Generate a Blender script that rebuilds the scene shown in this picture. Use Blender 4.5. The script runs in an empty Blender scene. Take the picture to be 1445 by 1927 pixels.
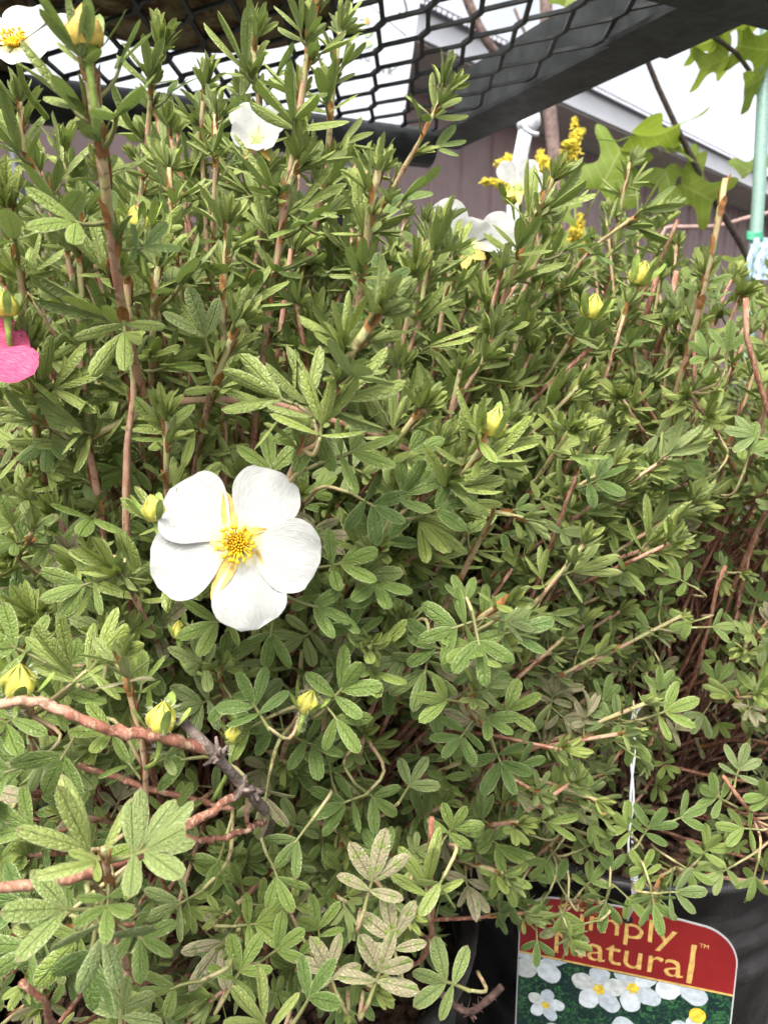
import bpy, math, random
import numpy as np
from mathutils import Matrix, Vector

random.seed(7); rng = np.random.default_rng(7)
R = math.radians
scene = bpy.context.scene
COL = scene.collection

# ------------------------------------------------------------------ camera, sky, sun, exposure
CAMZ = 0.40
PITCH = R(11.8)
FPX = 1450.0
CP, SP = math.cos(PITCH), math.sin(PITCH)
CAM = np.array([0.0, 0.0, CAMZ])
RGT = np.array([1.0, 0, 0]); UPV = np.array([0, SP, CP]); FWD = np.array([0, CP, -SP])
cam_d = bpy.data.cameras.new('camera'); cam = bpy.data.objects.new('camera', cam_d); COL.objects.link(cam)
cam.location = CAM; cam.rotation_euler = (R(90) - PITCH, 0, 0)
cam_d.sensor_fit = 'HORIZONTAL'; cam_d.sensor_width = 36; cam_d.lens = 36 * FPX / 1445
cam_d.clip_start = 0.01; cam_d.clip_end = 2000
cam_d.dof.use_dof = True; cam_d.dof.focus_distance = 0.19; cam_d.dof.aperture_fstop = 52
scene.camera = cam

SUN_EL, SUN_AZ = 60, 202      # azimuth clockwise from +Y: behind the camera, a little left
world = bpy.data.worlds.new('World'); scene.world = world; world.use_nodes = True
wn = world.node_tree; bg = wn.nodes['Background']
sky = wn.nodes.new('ShaderNodeTexSky'); sky.sky_type = 'NISHITA'; sky.sun_disc = False
sky.sun_elevation = R(SUN_EL); sky.sun_rotation = R(SUN_AZ); sky.air_density = 1.0; sky.dust_density = 5.0
hs = wn.nodes.new('ShaderNodeHueSaturation'); hs.inputs['Saturation'].default_value = 0.22
tc = wn.nodes.new('ShaderNodeTexCoord'); cl = wn.nodes.new('ShaderNodeTexNoise')
cl.inputs['Scale'].default_value = 3.0; cl.inputs['Detail'].default_value = 6
cr = wn.nodes.new('ShaderNodeMapRange'); cr.inputs[1].default_value = 0.3; cr.inputs[2].default_value = 0.7
cr.inputs[3].default_value = 0.88; cr.inputs[4].default_value = 1.12
mu = wn.nodes.new('ShaderNodeMix'); mu.data_type = 'RGBA'; mu.blend_type = 'MULTIPLY'; mu.inputs[0].default_value = 1
wn.links.new(tc.outputs['Generated'], cl.inputs['Vector']); wn.links.new(cl.outputs['Fac'], cr.inputs[0])
wn.links.new(sky.outputs[0], hs.inputs['Color']); wn.links.new(hs.outputs[0], mu.inputs[6])
wn.links.new(cr.outputs[0], mu.inputs[7]); wn.links.new(mu.outputs[2], bg.inputs['Color'])
bg.inputs['Strength'].default_value = 0.12
sun_d = bpy.data.lights.new('sun', 'SUN'); sun_d.energy = 1.5; sun_d.angle = R(25); sun_d.color = (1, 0.96, 0.9)
sun = bpy.data.objects.new('sun', sun_d); COL.objects.link(sun)
sdir = Vector((math.sin(R(SUN_AZ)) * math.cos(R(SUN_EL)), math.cos(R(SUN_AZ)) * math.cos(R(SUN_EL)), math.sin(R(SUN_EL))))
sun.rotation_euler = sdir.to_track_quat('Z', 'Y').to_euler()
vs = scene.view_settings; vs.view_transform = 'Standard'; vs.look = 'None'; vs.gamma = 1; vs.use_curve_mapping = False
vs.exposure = 1.58
cy = scene.cycles; cy.use_adaptive_sampling = True; cy.adaptive_threshold = 0.03; cy.max_bounces = 5; cy.diffuse_bounces = 2; cy.glossy_bounces = 2; cy.transmission_bounces = 3; cy.transparent_max_bounces = 4

# ------------------------------------------------------------------ helpers
def P(px, py, d):
    """point at depth d (metres along the lens axis) seen at photo pixel px, py"""
    return CAM + RGT * ((px - 722.5) / FPX * d) + UPV * ((963.5 - py) / FPX * d) + FWD * d
def proj(p):
    q = np.asarray(p) - CAM
    d = q @ FWD
    return 722.5 + FPX * (q @ RGT) / d, 963.5 - FPX * (q @ UPV) / d, d
def nrm(v):
    v = np.asarray(v, float); return v / (np.linalg.norm(v) + 1e-12)
WM = {}
def link(name, data, parent=None, M=None):
    o = bpy.data.objects.new(name, data); COL.objects.link(o)
    M = Matrix(M) if M is not None else (WM[parent].copy() if parent is not None and False else Matrix())
    if parent is not None:
        o.parent = parent; o.matrix_basis = WM[parent].inverted() @ M
    else:
        o.matrix_basis = M
    WM[o] = M
    return o
def tag(o, label, cat, group=None):
    o['label'] = label; o['category'] = cat
    if group: o['group'] = group
    return o
def thing(name, loc, label, cat, group=None):
    o = link(name, None, None, Matrix.Translation(Vector(loc))); o.empty_display_size = 0.02
    return tag(o, label, cat, group)
def struct(o):
    o['kind'] = 'structure'; return o

class MB:
    """collects geometry (world coordinates) with point attributes, builds one mesh"""
    def __init__(s): s.v = []; s.f = []; s.a = []; s.m = []; s.n = 0
    def add(s, v, f, a=None, mat=0):
        v = np.asarray(v, float).reshape(-1, 3)
        s.v.append(v); s.a.append(np.zeros((len(v), 3)) if a is None else np.asarray(a, float))
        for q in f: s.f.append(tuple(int(i) + s.n for i in q)); s.m.append(mat)
        s.n += len(v); return s
    def box(s, c, size, M=None, mat=0):
        hx, hy, hz = np.asarray(size) / 2
        v = np.array([(x, y, z) for z in (-hz, hz) for y in (-hy, hy) for x in (-hx, hx)])
        if M is not None: v = v @ np.asarray(M)[:3, :3].T
        v = v + np.asarray(c)
        return s.add(v, [(0, 2, 3, 1), (4, 5, 7, 6), (0, 1, 5, 4), (2, 6, 7, 3), (0, 4, 6, 2), (1, 3, 7, 5)], None, mat)
    def tube(s, pts, rad, n=6, s0=0.0, s1=1.0, cap=True, mat=0, bump=0.0):
        pts = np.asarray(pts, float); k = len(pts)
        rad = np.broadcast_to(np.asarray(rad, float), (k,))
        t = np.gradient(pts, axis=0); t /= np.linalg.norm(t, axis=1)[:, None] + 1e-12
        ref = np.array([0.31, 0.87, 0.38]); V = []; A = []
        x = nrm(np.cross(ref, t[0]))
        for i in range(k):
            x = nrm(x - t[i] * (x @ t[i])); y = np.cross(t[i], x)
            for j in range(n):
                an = 2 * math.pi * j / n
                rr = rad[i] * (1 + bump * random.uniform(-1, 1))
                V.append(pts[i] + rr * (math.cos(an) * x + math.sin(an) * y))
                A.append((s0 + (s1 - s0) * i / (k - 1), j / n, 0))
        F = [(i * n + j, i * n + (j + 1) % n, (i + 1) * n + (j + 1) % n, (i + 1) * n + j) for i in range(k - 1) for j in range(n)]
        if cap: F += [tuple(range(n))[::-1], tuple((k - 1) * n + j for j in range(n))]
        return s.add(V, F, A, mat)
    def lathe(s, prof, c, n=48, mat=0, cap0=False, cap1=False):
        V = []; k = len(prof)
        for r, z in prof:
            for j in range(n):
                an = 2 * math.pi * j / n; V.append((c[0] + r * math.cos(an), c[1] + r * math.sin(an), c[2] + z))
        F = [(i * n + j, i * n + (j + 1) % n, (i + 1) * n + (j + 1) % n, (i + 1) * n + j) for i in range(k - 1) for j in range(n)]
        if cap0: F.append(tuple(range(n))[::-1])
        if cap1: F.append(tuple((k - 1) * n + j for j in range(n)))
        return s.add(V, F, None, mat)
    def mesh(s, name, mats, smooth=True, origin=None, attr=None):
        V = np.concatenate(s.v) if s.v else np.zeros((0, 3))
        if origin is not None: V = V - np.asarray(origin)
        me = bpy.data.meshes.new(name); me.from_pydata(V.tolist(), [], s.f)
        for m in (mats if isinstance(mats, (list, tuple)) else [mats]): me.materials.append(m)
        if any(s.m): me.polygons.foreach_set('material_index', s.m)
        if attr:
            at = me.attributes.new(attr, 'FLOAT_VECTOR', 'POINT'); at.data.foreach_set('vector', np.concatenate(s.a).ravel())
        me.polygons.foreach_set('use_smooth', [smooth] * len(me.polygons)); me.update()
        return me
    def build(s, name, mats, parent=None, smooth=True, attr=None, origin=None):
        if origin is None:
            origin = np.array(WM[parent].translation) if parent is not None else np.zeros(3)
        return link(name, s.mesh(name, mats, smooth, origin, attr), parent, Matrix.Translation(Vector(origin)))

def catmull(pts, n):
    """smooth curve through pts, samples spread evenly by chord length"""
    p = np.asarray(pts, float); k = len(p)
    h = np.linalg.norm(np.diff(p, axis=0), axis=1) + 1e-9; t = np.r_[0, np.cumsum(h)]
    sl = np.diff(p, axis=0) / h[:, None]; m = np.empty_like(p)
    m[0] = sl[0]; m[-1] = sl[-1]
    for i in range(1, k - 1): m[i] = (sl[i - 1] * h[i] + sl[i] * h[i - 1]) / (h[i] + h[i - 1])
    out = []
    for q in np.linspace(0, t[-1], n):
        i = min(int(np.searchsorted(t, q, 'right')) - 1, k - 2); u = (q - t[i]) / h[i]
        out.append((2 * u ** 3 - 3 * u ** 2 + 1) * p[i] + (u ** 3 - 2 * u ** 2 + u) * h[i] * m[i] + (3 * u ** 2 - 2 * u ** 3) * p[i + 1] + (u ** 3 - u ** 2) * h[i] * m[i + 1])
    return np.array(out)

# ------------------------------------------------------------------ materials
class NT:
    def __init__(s, name):
        s.m = bpy.data.materials.new(name); s.m.use_nodes = True; s.t = s.m.node_tree
        s.b = s.t.nodes['Principled BSDF']; s.out = s.t.nodes['Material Output']
    def n(s, typ, **kw):
        o = s.t.nodes.new(typ)
        for k, v in kw.items(): setattr(o, k, v)
        return o
    def l(s, a, b): s.t.links.new(a, b)
    def setin(s, sock, v):
        if hasattr(v, 'is_output') or isinstance(v, bpy.types.NodeSocket): s.l(v, sock)
        else: sock.default_value = v
    def math(s, op, a, b=0.0, c=0.0, clamp=False):
        o = s.n('ShaderNodeMath', operation=op); o.use_clamp = clamp
        s.setin(o.inputs[0], a); s.setin(o.inputs[1], b)
        if op in ('MULTIPLY_ADD', 'SMOOTH_MIN'): s.setin(o.inputs[2], c)
        return o.outputs[0]
    def mix(s, f, a, b, blend='MIX'):
        o = s.n('ShaderNodeMix', data_type='RGBA', blend_type=blend)
        s.setin(o.inputs[0], f)
        for k, v in ((6, a), (7, b)): s.setin(o.inputs[k], v if isinstance(v, bpy.types.NodeSocket) else (*v, 1))
        return o.outputs[2]
    def ramp(s, f, lo, hi, a=0.0, b=1.0, smooth=True):
        o = s.n('ShaderNodeMapRange'); o.interpolation_type = 'SMOOTHSTEP' if smooth else 'LINEAR'
        s.setin(o.inputs[0], f); o.inputs[1].default_value = lo; o.inputs[2].default_value = hi
        o.inputs[3].default_value = a; o.inputs[4].default_value = b
        return o.outputs[0]
    def noise(s, vec, scale, detail=4, rough=0.55):
        o = s.n('ShaderNodeTexNoise'); o.inputs['Scale'].default_value = scale; o.inputs['Detail'].default_value = detail
        o.inputs['Roughness'].default_value = rough
        if vec is not None: s.l(vec, o.inputs['Vector'])
        return o.outputs['Fac']
    def obj(s): return s.n('ShaderNodeTexCoord').outputs['Object']
    def bump(s, h, strength, dist):
        o = s.n('ShaderNodeBump'); o.inputs['Strength'].default_value = strength; o.inputs['Distance'].default_value = dist
        s.l(h, o.inputs['Height']); s.l(o.outputs[0], s.b.inputs['Normal']); return o.outputs[0]
    def fin(s, col, rough=0.5, spec=0.4, transl=None, tcol=None):
        s.setin(s.b.inputs['Base Color'], col if isinstance(col, bpy.types.NodeSocket) else (*col, 1))
        s.setin(s.b.inputs['Roughness'], rough); s.b.inputs['Specular IOR Level'].default_value = spec
        if transl:
            tr = s.n('ShaderNodeBsdfTranslucent'); s.setin(tr.inputs[0], tcol)
            mx = s.n('ShaderNodeMixShader'); s.setin(mx.inputs[0], transl)
            s.l(s.b.outputs[0], mx.inputs[1]); s.l(tr.outputs[0], mx.inputs[2]); s.l(mx.outputs[0], s.out.inputs[0])
        return s.m

def simple(name, col, rough=0.5, spec=0.4, var=0.15, scale=60, bump=0.0, bscale=300, bd=0.001, metallic=0):
    k = NT(name); o = k.obj()
    n = k.noise(o, scale); c = k.mix(k.ramp(n, .3, .7), tuple(x * (1 - var) for x in col), tuple(min(1, x * (1 + var)) for x in col))
    if bump: k.bump(k.noise(o, bscale), bump, bd)
    k.b.inputs['Metallic'].default_value = metallic
    return k.fin(c, k.ramp(k.noise(o, scale * 3), .2, .8, rough - .08, rough + .08), spec)

def leaf_material():
    k = NT('cinquefoil_leaf')
    lu = k.n('ShaderNodeAttribute', attribute_name='luv'); sx = k.n('ShaderNodeSeparateXYZ'); k.l(lu.outputs['Vector'], sx.inputs[0])
    u, v, pet = sx.outputs
    lc = k.n('ShaderNodeAttribute', attribute_name='lc'); sc = k.n('ShaderNodeSeparateXYZ'); k.l(lc.outputs['Vector'], sc.inputs[0])
    r0, young, old = sc.outputs
    oi = k.n('ShaderNodeObjectInfo')
    rnd = k.math('FRACT', k.math('ADD', r0, oi.outputs['Random']))
    rnd2 = k.math('FRACT', k.math('MULTIPLY', rnd, 7.31))
    av = k.math('ABSOLUTE', v)
    vec = k.n('ShaderNodeCombineXYZ'); k.l(k.math('MULTIPLY', u, 1.0), vec.inputs[0]); k.l(k.math('MULTIPLY', v, 0.22), vec.inputs[1]); k.l(k.math('MULTIPLY', rnd, 20.0), vec.inputs[2])
    vo = k.n('ShaderNodeTexVoronoi', feature='DISTANCE_TO_EDGE'); vo.inputs['Scale'].default_value = 10; k.l(vec.outputs[0], vo.inputs['Vector'])
    ret = k.ramp(vo.outputs['Distance'], 0.0, 0.16)                       # 0 on the small veins
    lat = k.math('FRACT', k.math('SUBTRACT', k.math('MULTIPLY', u, 7.0), k.math('MULTIPLY', av, 1.7)))
    latm = k.ramp(k.math('ABSOLUTE', k.math('SUBTRACT', lat, .5)), .36, .5)
    mid = k.ramp(av, .13, .03)
    mott = k.noise(vec.outputs[0], 3.5, 1)
    base = k.mix(rnd, (0.082, 0.150, 0.024), (0.225, 0.305, 0.052))
    base = k.mix(k.math('MULTIPLY', k.ramp(rnd2, .72, .9), .5), base, (0.25, 0.29, 0.13))   # silvery ones
    base = k.mix(k.math('MULTIPLY', young, .8), base, (0.43, 0.49, 0.115))
    base = k.mix(k.math('MULTIPLY', old, k.ramp(mott, .30, .52)), base, (0.36, 0.29, 0.19))
    base = k.mix(k.math('MULTIPLY', k.math('SUBTRACT', 1.0, ret), .30), base, (0.36, 0.43, 0.19))
    base = k.mix(k.math('MULTIPLY', k.math('MAXIMUM', k.math('MULTIPLY', latm, .20), k.math('MULTIPLY', mid, .6)), 1.0), base, (0.085, 0.13, 0.03))
    base = k.mix(k.math('MULTIPLY', k.ramp(av, .78, .97), .5), base, (0.46, 0.50, 0.25))
    tipm = k.math('MULTIPLY', k.ramp(u, .90, 1.0), k.ramp(rnd2, .4, .6))
    base = k.mix(k.math('MULTIPLY', tipm, .55), base, (0.34, 0.22, 0.14))
    back = k.n('ShaderNodeNewGeometry').outputs['Backfacing']
    base = k.mix(k.math('MULTIPLY', back, .5), base, (0.24, 0.31, 0.14))
    base = k.mix(pet, base, (0.24, 0.24, 0.09))
    h = k.math('SUBTRACT', k.math('MULTIPLY', ret, .6), k.math('MAXIMUM', k.math('MULTIPLY', latm, .35), mid))
    k.bump(h, 0.7, 0.0005)
    return k.fin(base, 0.48, 0.45, 0.18, k.mix(.5, base, (0.26, 0.40, 0.03)))

def stem_material():
    k = NT('cinquefoil_stem')
    st = k.n('ShaderNodeAttribute', attribute_name='st'); sx = k.n('ShaderNodeSeparateXYZ'); k.l(st.outputs['Vector'], sx.inputs[0])
    o = k.obj(); s = k.math('ADD', sx.outputs[0], k.math('MULTIPLY', k.math('SUBTRACT', k.noise(o, 130), .5), .5))
    rp = k.n('ShaderNodeValToRGB'); e = rp.color_ramp.elements
    e[0].position = 0; e[0].color = (0.055, 0.035, 0.026, 1); e[1].position = 1; e[1].color = (0.36, 0.36, 0.15, 1)
    for p, c in ((.28, (0.12, 0.055, 0.036)), (.5, (0.22, 0.085, 0.055)), (.74, (0.34, 0.14, 0.09)), (.88, (0.50, 0.29, 0.20)), (.95, (0.40, 0.33, 0.15))):
        q = e.new(p); q.color = (*c, 1)
    k.l(s, rp.inputs[0])
    mp = k.n('ShaderNodeMapping'); mp.inputs['Scale'].default_value = (1, 1, .25); k.l(o, mp.inputs[0])
    n = k.noise(mp.outputs[0], 900, 3, .7)
    c = k.mix(k.ramp(n, .50, .60, 0, .65), rp.outputs[0], (0.50, 0.36, 0.24))
    c = k.mix(k.ramp(k.noise(o, 330, 3, .7), .54, .64, 0, .65), c, (0.11, 0.045, 0.028))
    k.bump(n, .8, .0006)
    return k.fin(c, .65, .3)

def petal_material(name, c0, c1, heart):
    k = NT(name)
    lu = k.n('ShaderNodeAttribute', attribute_name='luv'); sx = k.n('ShaderNodeSeparateXYZ'); k.l(lu.outputs['Vector'], sx.inputs[0])
    u, v, _ = sx.outputs
    vec = k.n('ShaderNodeCombineXYZ'); k.l(k.math('MULTIPLY', u, .25), vec.inputs[0]); k.l(v, vec.inputs[1])
    o = k.obj()
    vein = k.noise(vec.outputs[0], 26, 2, .6); crp = k.noise(o, 700, 3)
    c = k.mix(k.ramp(vein, .45, .62), c0, c1)
    c = k.mix(k.ramp(u, .30, .02, 0, .75), c, heart)
    k.bump(k.math('ADD', vein, k.math('MULTIPLY', crp, .8)), .35, .0006)
    return k.fin(c, .55, .3, .18, c)

M_leaf = leaf_material(); M_stem = stem_material()
M_stip = simple('stipule_papery', (0.34, 0.155, 0.055), .6, .3, .45, 400, .5, 900, .0004)
M_wood = simple('weathered_wood', (0.20, 0.155, 0.13), .8, .2, .5, 300, .9, 700, .001)
M_petal = petal_material('white_petal', (0.50, 0.50, 0.475), (0.425, 0.425, 0.39), (0.80, 0.72, 0.25))
M_pink = petal_material('pink_petal', (0.52, 0.05, 0.15), (0.66, 0.16, 0.27), (0.80, 0.5, 0.2))
M_stamen = simple('yellow_stamen', (0.82, 0.50, 0.02), .5, .3, .25, 900)
M_sepal = simple('dry_sepal', (0.58, 0.40, 0.10), .55, .3, .4, 350, .4, 900, .0004)
M_bud = simple('bud_sepal', (0.52, 0.48, 0.085), .55, .3, .35, 350, .4, 1200, .0003)
M_bract = simple('bud_bract', (0.26, 0.35, 0.08), .55, .3, .3, 350, .4, 1200, .0003)
M_hair = simple('pale_hair', (0.60, 0.60, 0.46), .5, .3, .1)
M_pot = simple('black_pot_plastic', (0.024, 0.023, 0.023), .45, .45, .7, 45, .35, 140, .002)
M_soil = simple('potting_soil', (0.055, 0.035, 0.025), .95, .1, .6, 250, 1.0, 300, .006)
M_bark = simple('bark_chip', (0.095, 0.055, 0.035), .9, .15, .6, 150, .8, 400, .002)
M_bench = simple('dark_green_bench_paint', (0.032, 0.035, 0.034), .5, .4, .5, 40, .3, 250, .0008)
M_cord = simple('white_tag_cord', (0.75, 0.76, 0.78), .4, .4, .1)

# ------------------------------------------------------------------ leaf shapes (shared meshes)
def leaflet(L, W, fold, curl, roll, tw, nu=6, nv=4, tipw=0.5):
    us = np.array([0, .14, .34, .56, .76, .91, 1.0]); nu = 6; vv = np.linspace(-1, 1, nv + 1)
    V = []; A = []
    pk = 0.52 + 0.12 * tipw
    for u in us:
        a = u / pk if u < pk else (1 - u) / (1 - pk)
        w = W / 2 * (0.13 + 0.87 * math.sin(a * math.pi / 2) ** 0.8) if u < pk else W / 2 * (math.sqrt(max(0, 1 - (1 - a) ** 2.3)) * 0.9 + 0.10 * a + .02)
        for v in vv:
            y = v * w; z = fold * abs(y) - roll * w * abs(v) ** 3
            yy = y * (1 - 0.12 * roll * abs(v))
            x = u * L * (1 - 0.08 * abs(curl)); z += -curl * L * (u ** 2) * 0.5
            c, s = math.cos(tw * u), math.sin(tw * u)
            V.append((x, yy * c - z * s * 0.2, z + yy * s)); A.append((u, v, 0))
    k = nv + 1
    F = [(i * k + j, (i + 1) * k + j, (i + 1) * k + j + 1, i * k + j + 1) for i in range(nu) for j in range(nv)]
    return np.array(V), F, np.array(A)

def rotz(v, a):
    c, s = math.cos(a), math.sin(a); return v @ np.array([[c, s, 0], [-s, c, 0], [0, 0, 1]])
def rotx(v, a):
    c, s = math.cos(a), math.sin(a); return v @ np.array([[1, 0, 0], [0, c, s], [0, -s, c]])
def roty(v, a):
    c, s = math.cos(a), math.sin(a); return v @ np.array([[c, 0, -s], [0, 1, 0], [s, 0, c]])

VAR = []       # (verts, quads, luv, class vector)
CLS = {}
def make_leaf(kind):
    U = random.uniform
    m = MB()
    if kind == 'young':   specs = [(0, 1, 0)] + [(s * U(10, 17), .95, 0) for s in (-1, 1)] + [(s * U(20, 32), .8, -.0008) for s in (-1, 1)]; Wf, fold, roll, L0, pet, el = .25, 1.0, .2, .0095, .002, .1
    elif kind == 'narrow': specs = [(0, 1, 0)] + [(s * U(20, 32), .97, 0) for s in (-1, 1)] + [(s * U(52, 78), .82, -.0020) for s in (-1, 1)]; Wf, fold, roll, L0, pet, el = .25, .30, .85, .0112, .0032, .12
    elif kind == 'small':  specs = [(0, 1, 0)] + [(s * U(38, 50), .85, 0) for s in (-1, 1)]; Wf, fold, roll, L0, pet, el = .40, .3, .4, .0075, .002, .1
    else:                  specs = [(0, 1, 0)] + [(s * U(36, 52), .98, -.0004) for s in (-1, 1)] + [(s * U(74, 100), .82, -.0022) for s in (-1, 1)]; Wf, fold, roll, L0, pet, el = .37, .24, .40, .0090, .0065, .05
    if kind == 'old': fold, roll = .7, .6
    if kind == 'broad' and U(0, 1) < .25: specs = specs[:3]
    for a, sc, off in specs:
        a += U(-5, 5)
        L = L0 * sc * U(.88, 1.1)
        v, f, A = leaflet(L, L * Wf * U(.88, 1.12), fold * U(.4, 1.3), U(-.12, .42) if kind != 'old' else U(-.5, .8), roll * U(.5, 1.2), U(-.35, .35), tipw=U(.2, 1))
        v = rotx(v, R(a * .5 + U(-20, 20)) * (1 if kind in ('broad', 'old') else 1.7))
        v = roty(v, -el - (U(-.16, .28) if kind in ('broad', 'old') else U(-.40, .50)))
        v = rotz(v, R(a)) + np.array([pet + off, 0, 0])
        m.add(v, f, A)
    t = np.linspace(0, 1, 4); pp = np.stack([t * (pet + .0006), 0 * t, .0006 * np.sin(t * 3.1) * -1], 1)
    n0 = m.n; m.tube(pp, [.00048, .0004, .00036, .00036], 4, cap=False)
    m.a[-1] = np.tile([0.2, 0.5, 1.0], (m.n - n0, 1))
    cls = {'young': (0, 1, 0), 'narrow': (0, .6, 0), 'broad': (0, 0, 0), 'small': (0, .5, 0), 'old': (0, 0, .95)}[kind]
    VAR.append((np.concatenate(m.v), np.array(m.f), np.concatenate(m.a), cls))
    CLS.setdefault(kind, []).append(len(VAR) - 1)
for kind, n in (('young', 6), ('narrow', 8), ('broad', 9), ('small', 4), ('old', 5)):
    for _ in range(n): make_leaf(kind)
def leaf_mesh(i):
    v, f, a, c = VAR[i]
    me = bpy.data.meshes.new('leaf'); me.from_pydata(v.tolist(), [], f.tolist()); me.materials.append(M_leaf)
    at = me.attributes.new('luv', 'FLOAT_VECTOR', 'POINT'); at.data.foreach_set('vector', a.ravel())
    at = me.attributes.new('lc', 'FLOAT_VECTOR', 'POINT'); at.data.foreach_set('vector', np.tile(c, (len(v), 1)).ravel())
    me.polygons.foreach_set('use_smooth', [True] * len(f)); me.update(); return me
VMESH = [leaf_mesh(i) for i in range(len(VAR))]
VSAMP = [v[0][::4] for v in VAR]
def lod(v):
    V, F, A, c = v; nl = (len(V) - 16) // 35; keep = []; f = []
    for l in range(nl):
        o = len(keep)
        keep += [l * 35 + r_ * 5 + q for r_ in (0, 2, 4, 6) for q in (0, 2, 4)]
        f += [(o + i * 3 + j, o + (i + 1) * 3 + j, o + (i + 1) * 3 + j + 1, o + i * 3 + j + 1) for i in range(3) for j in range(2)]
    return V[keep], np.array(f), A[keep], c
VLO = [lod(v) for v in VAR]

def frame(pos, d, n, s):
    x = nrm(d); z = nrm(np.asarray(n) - x * (np.asarray(n) @ x)); y = np.cross(z, x)
    M = np.eye(4); M[:3, 0] = x * s; M[:3, 1] = y * s; M[:3, 2] = z * s; M[:3, 3] = pos
    return M

class Shrub:
    def __init__(s, base, lscale): s.base = np.asarray(base, float); s.leaves = []; s.branches = []; s.ls = lscale
    def leaf(s, kind, pos, d, n, sc=1.0):
        s.leaves.append((random.choice(CLS[kind]), frame(pos, d, n, sc * s.ls)))
def keep_leaf(pos):
    """clear openings of the foliage: the open flower, the hanging tag and the dark gap between the pots"""
    x, y, d = proj(pos)
    if d < 0.085: return False
    if (x - 445) ** 2 + (y - 1025) ** 2 < 215 ** 2 and d < 0.158: return False
    if 960 < x < 1420 and y > 1775 and d < 0.36: return False
    if 1250 < x < 1420 and y > 1690 and d < 0.36: return False
    if 900 < x < 975 and y > 1740 and d < 0.36: return False
    if 820 < x <= 900 and y > 1850 and d < 0.36: return False
    if 1320 < x and y > 1700 and d < .30: return False
    return True

LIGHT = nrm([0.05, -0.62, 0.78])
def sprig(sh, path, r0, r1, leafy=0.06, step=0.009, style='up', sc=1.0, tip=True, s0=0.15, s1=1.0, nseg=12, face=0.35, dens=1.0, stip=True, hero=False, nsides=6):
    pts = catmull(path, nseg)
    jit = rng.normal(0, 1, pts.shape) * 0.00022; jit[0] = 0; jit[-1] = 0; pts = pts + jit
    seg = np.linalg.norm(np.diff(pts, axis=0), axis=1); cum = np.r_[0, np.cumsum(seg)]; T = cum[-1]
    rad = np.linspace(r0, r1, len(pts)) * (1 + (0.11 if hero else .07) * rng.normal(0, 1, len(pts)))
    m = MB(); m.tube(pts, rad, nsides, s0, s1, mat=0)
    def at(a):
        p = np.array([np.interp(a, cum, pts[:, k]) for k in range(3)])
        q = np.array([np.interp(min(T, a + .003), cum, pts[:, k]) for k in range(3)]) - np.array([np.interp(max(0, a - .003), cum, pts[:, k]) for k in range(3)])
        return p, nrm(q), np.interp(a, cum, rad)
    az = random.uniform(0, 6.28); a = T - 0.002; i = 0
    while a > max(0.002, T - leafy):
        p, t, rr = at(a)
        x = nrm(np.cross(t, [0.3, 0.8, 0.5])); y = np.cross(t, x)
        rd = math.cos(az) * x + math.sin(az) * y
        fr = (T - a) / max(leafy, 1e-6)
        if stip and (hero or random.random() < .5):
            L = random.uniform(.0042, .0065) * (1 if hero else .8); w = rr * 1.25
            v = []
            for q in (0, .4, .8, 1.0):
                rq = rr * (1.15 + .35 * q) + .0003 * q; ww = (.9, 1.15, .7, .1)[int(q * 3.01) if q < 1 else 3]
                for k in (-1, 0, 1):
                    ang = az + k * ww; v.append(p - t * .0012 + t * L * q + rq * (math.cos(ang) * x + math.sin(ang) * y))
            m.add(v, [(j * 3 + k, j * 3 + k + 1, j * 3 + k + 4, j * 3 + k + 3) for j in range(3) for k in range(2)], None, 1)
        if random.random() < dens:
            if style == 'up':
                tilt = R(30 + 42 * min(1, fr * 2.2) + random.uniform(-12, 14)); kind = 'young' if (i < 2 and tip) else ('narrow' if random.random() < .7 else 'broad')
            else:
                tilt = R(45 + 35 * min(1, fr * 1.5) + random.uniform(-14, 14)); kind = 'small' if i == 0 else ('broad' if random.random() < (.88 if sh is LEFT else .74) else ('narrow' if random.random() < .4 else 'old'))
            d = nrm(math.cos(tilt) * t + math.sin(tilt) * rd)
            n = nrm(t - d * (t @ d)); n = nrm(n * (1 - face) + LIGHT * face + rng.normal(0, .16, 3))
            ls = sc * (1.14 if style == 'up' else 1.0) * random.uniform(.68, 1.18) * (0.85 if i < 2 else 1)
            pp = p + rd * rr * .7
            if keep_leaf(pp + d * .008): sh.leaf(kind, pp, d, n, ls)
            if style == 'up' and random.random() < (.9 if hero else .3) and i > 1:     # short side shoot in the leaf axil
                for q in range(random.choice((1, 2, 3) if hero else (1,))):
                    d2 = nrm(t * 1.1 + rd * .55 + rng.normal(0, .3, 3)); n2 = nrm(t + rng.normal(0, .4, 3) - rd)
                    if keep_leaf(pp + d2 * .008): sh.leaf('young' if random.random() < .5 else 'small', pp, d2, n2, sc * random.uniform(.55, .8))
        az += 2.4; a -= step * random.uniform(.75, 1.25) * (0.55 if i < 3 else 1); i += 1
    if tip:
        p, t, rr = at(T)
        for q in range(4 if style == 'up' else 2):
            d = nrm(t + rng.normal(0, .28, 3)); 
            if keep_leaf(p + d * .006): sh.leaf('young', p - t * .001, d, nrm(np.cross(d, rng.normal(0, 1, 3))), sc * random.uniform(.5, .9))
    sh.branches.append(m)
    return pts

def stem_to(sh, tip, tdir, bow=0.5):
    """natural stem course from the crown of the shrub to a tip"""
    b = sh.base + np.array([random.uniform(-.022, .022), random.uniform(-.02, .02), 0])
    tip = np.asarray(tip); L = np.linalg.norm(tip - b)
    m1 = b + (tip - b) * .33 + np.array([0, 0, L * .10]) + rng.normal(0, .008, 3)
    m2 = tip - nrm(tdir) * L * .33 + rng.normal(0, .004, 3)
    return [b, m1, m2, tip]

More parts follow.
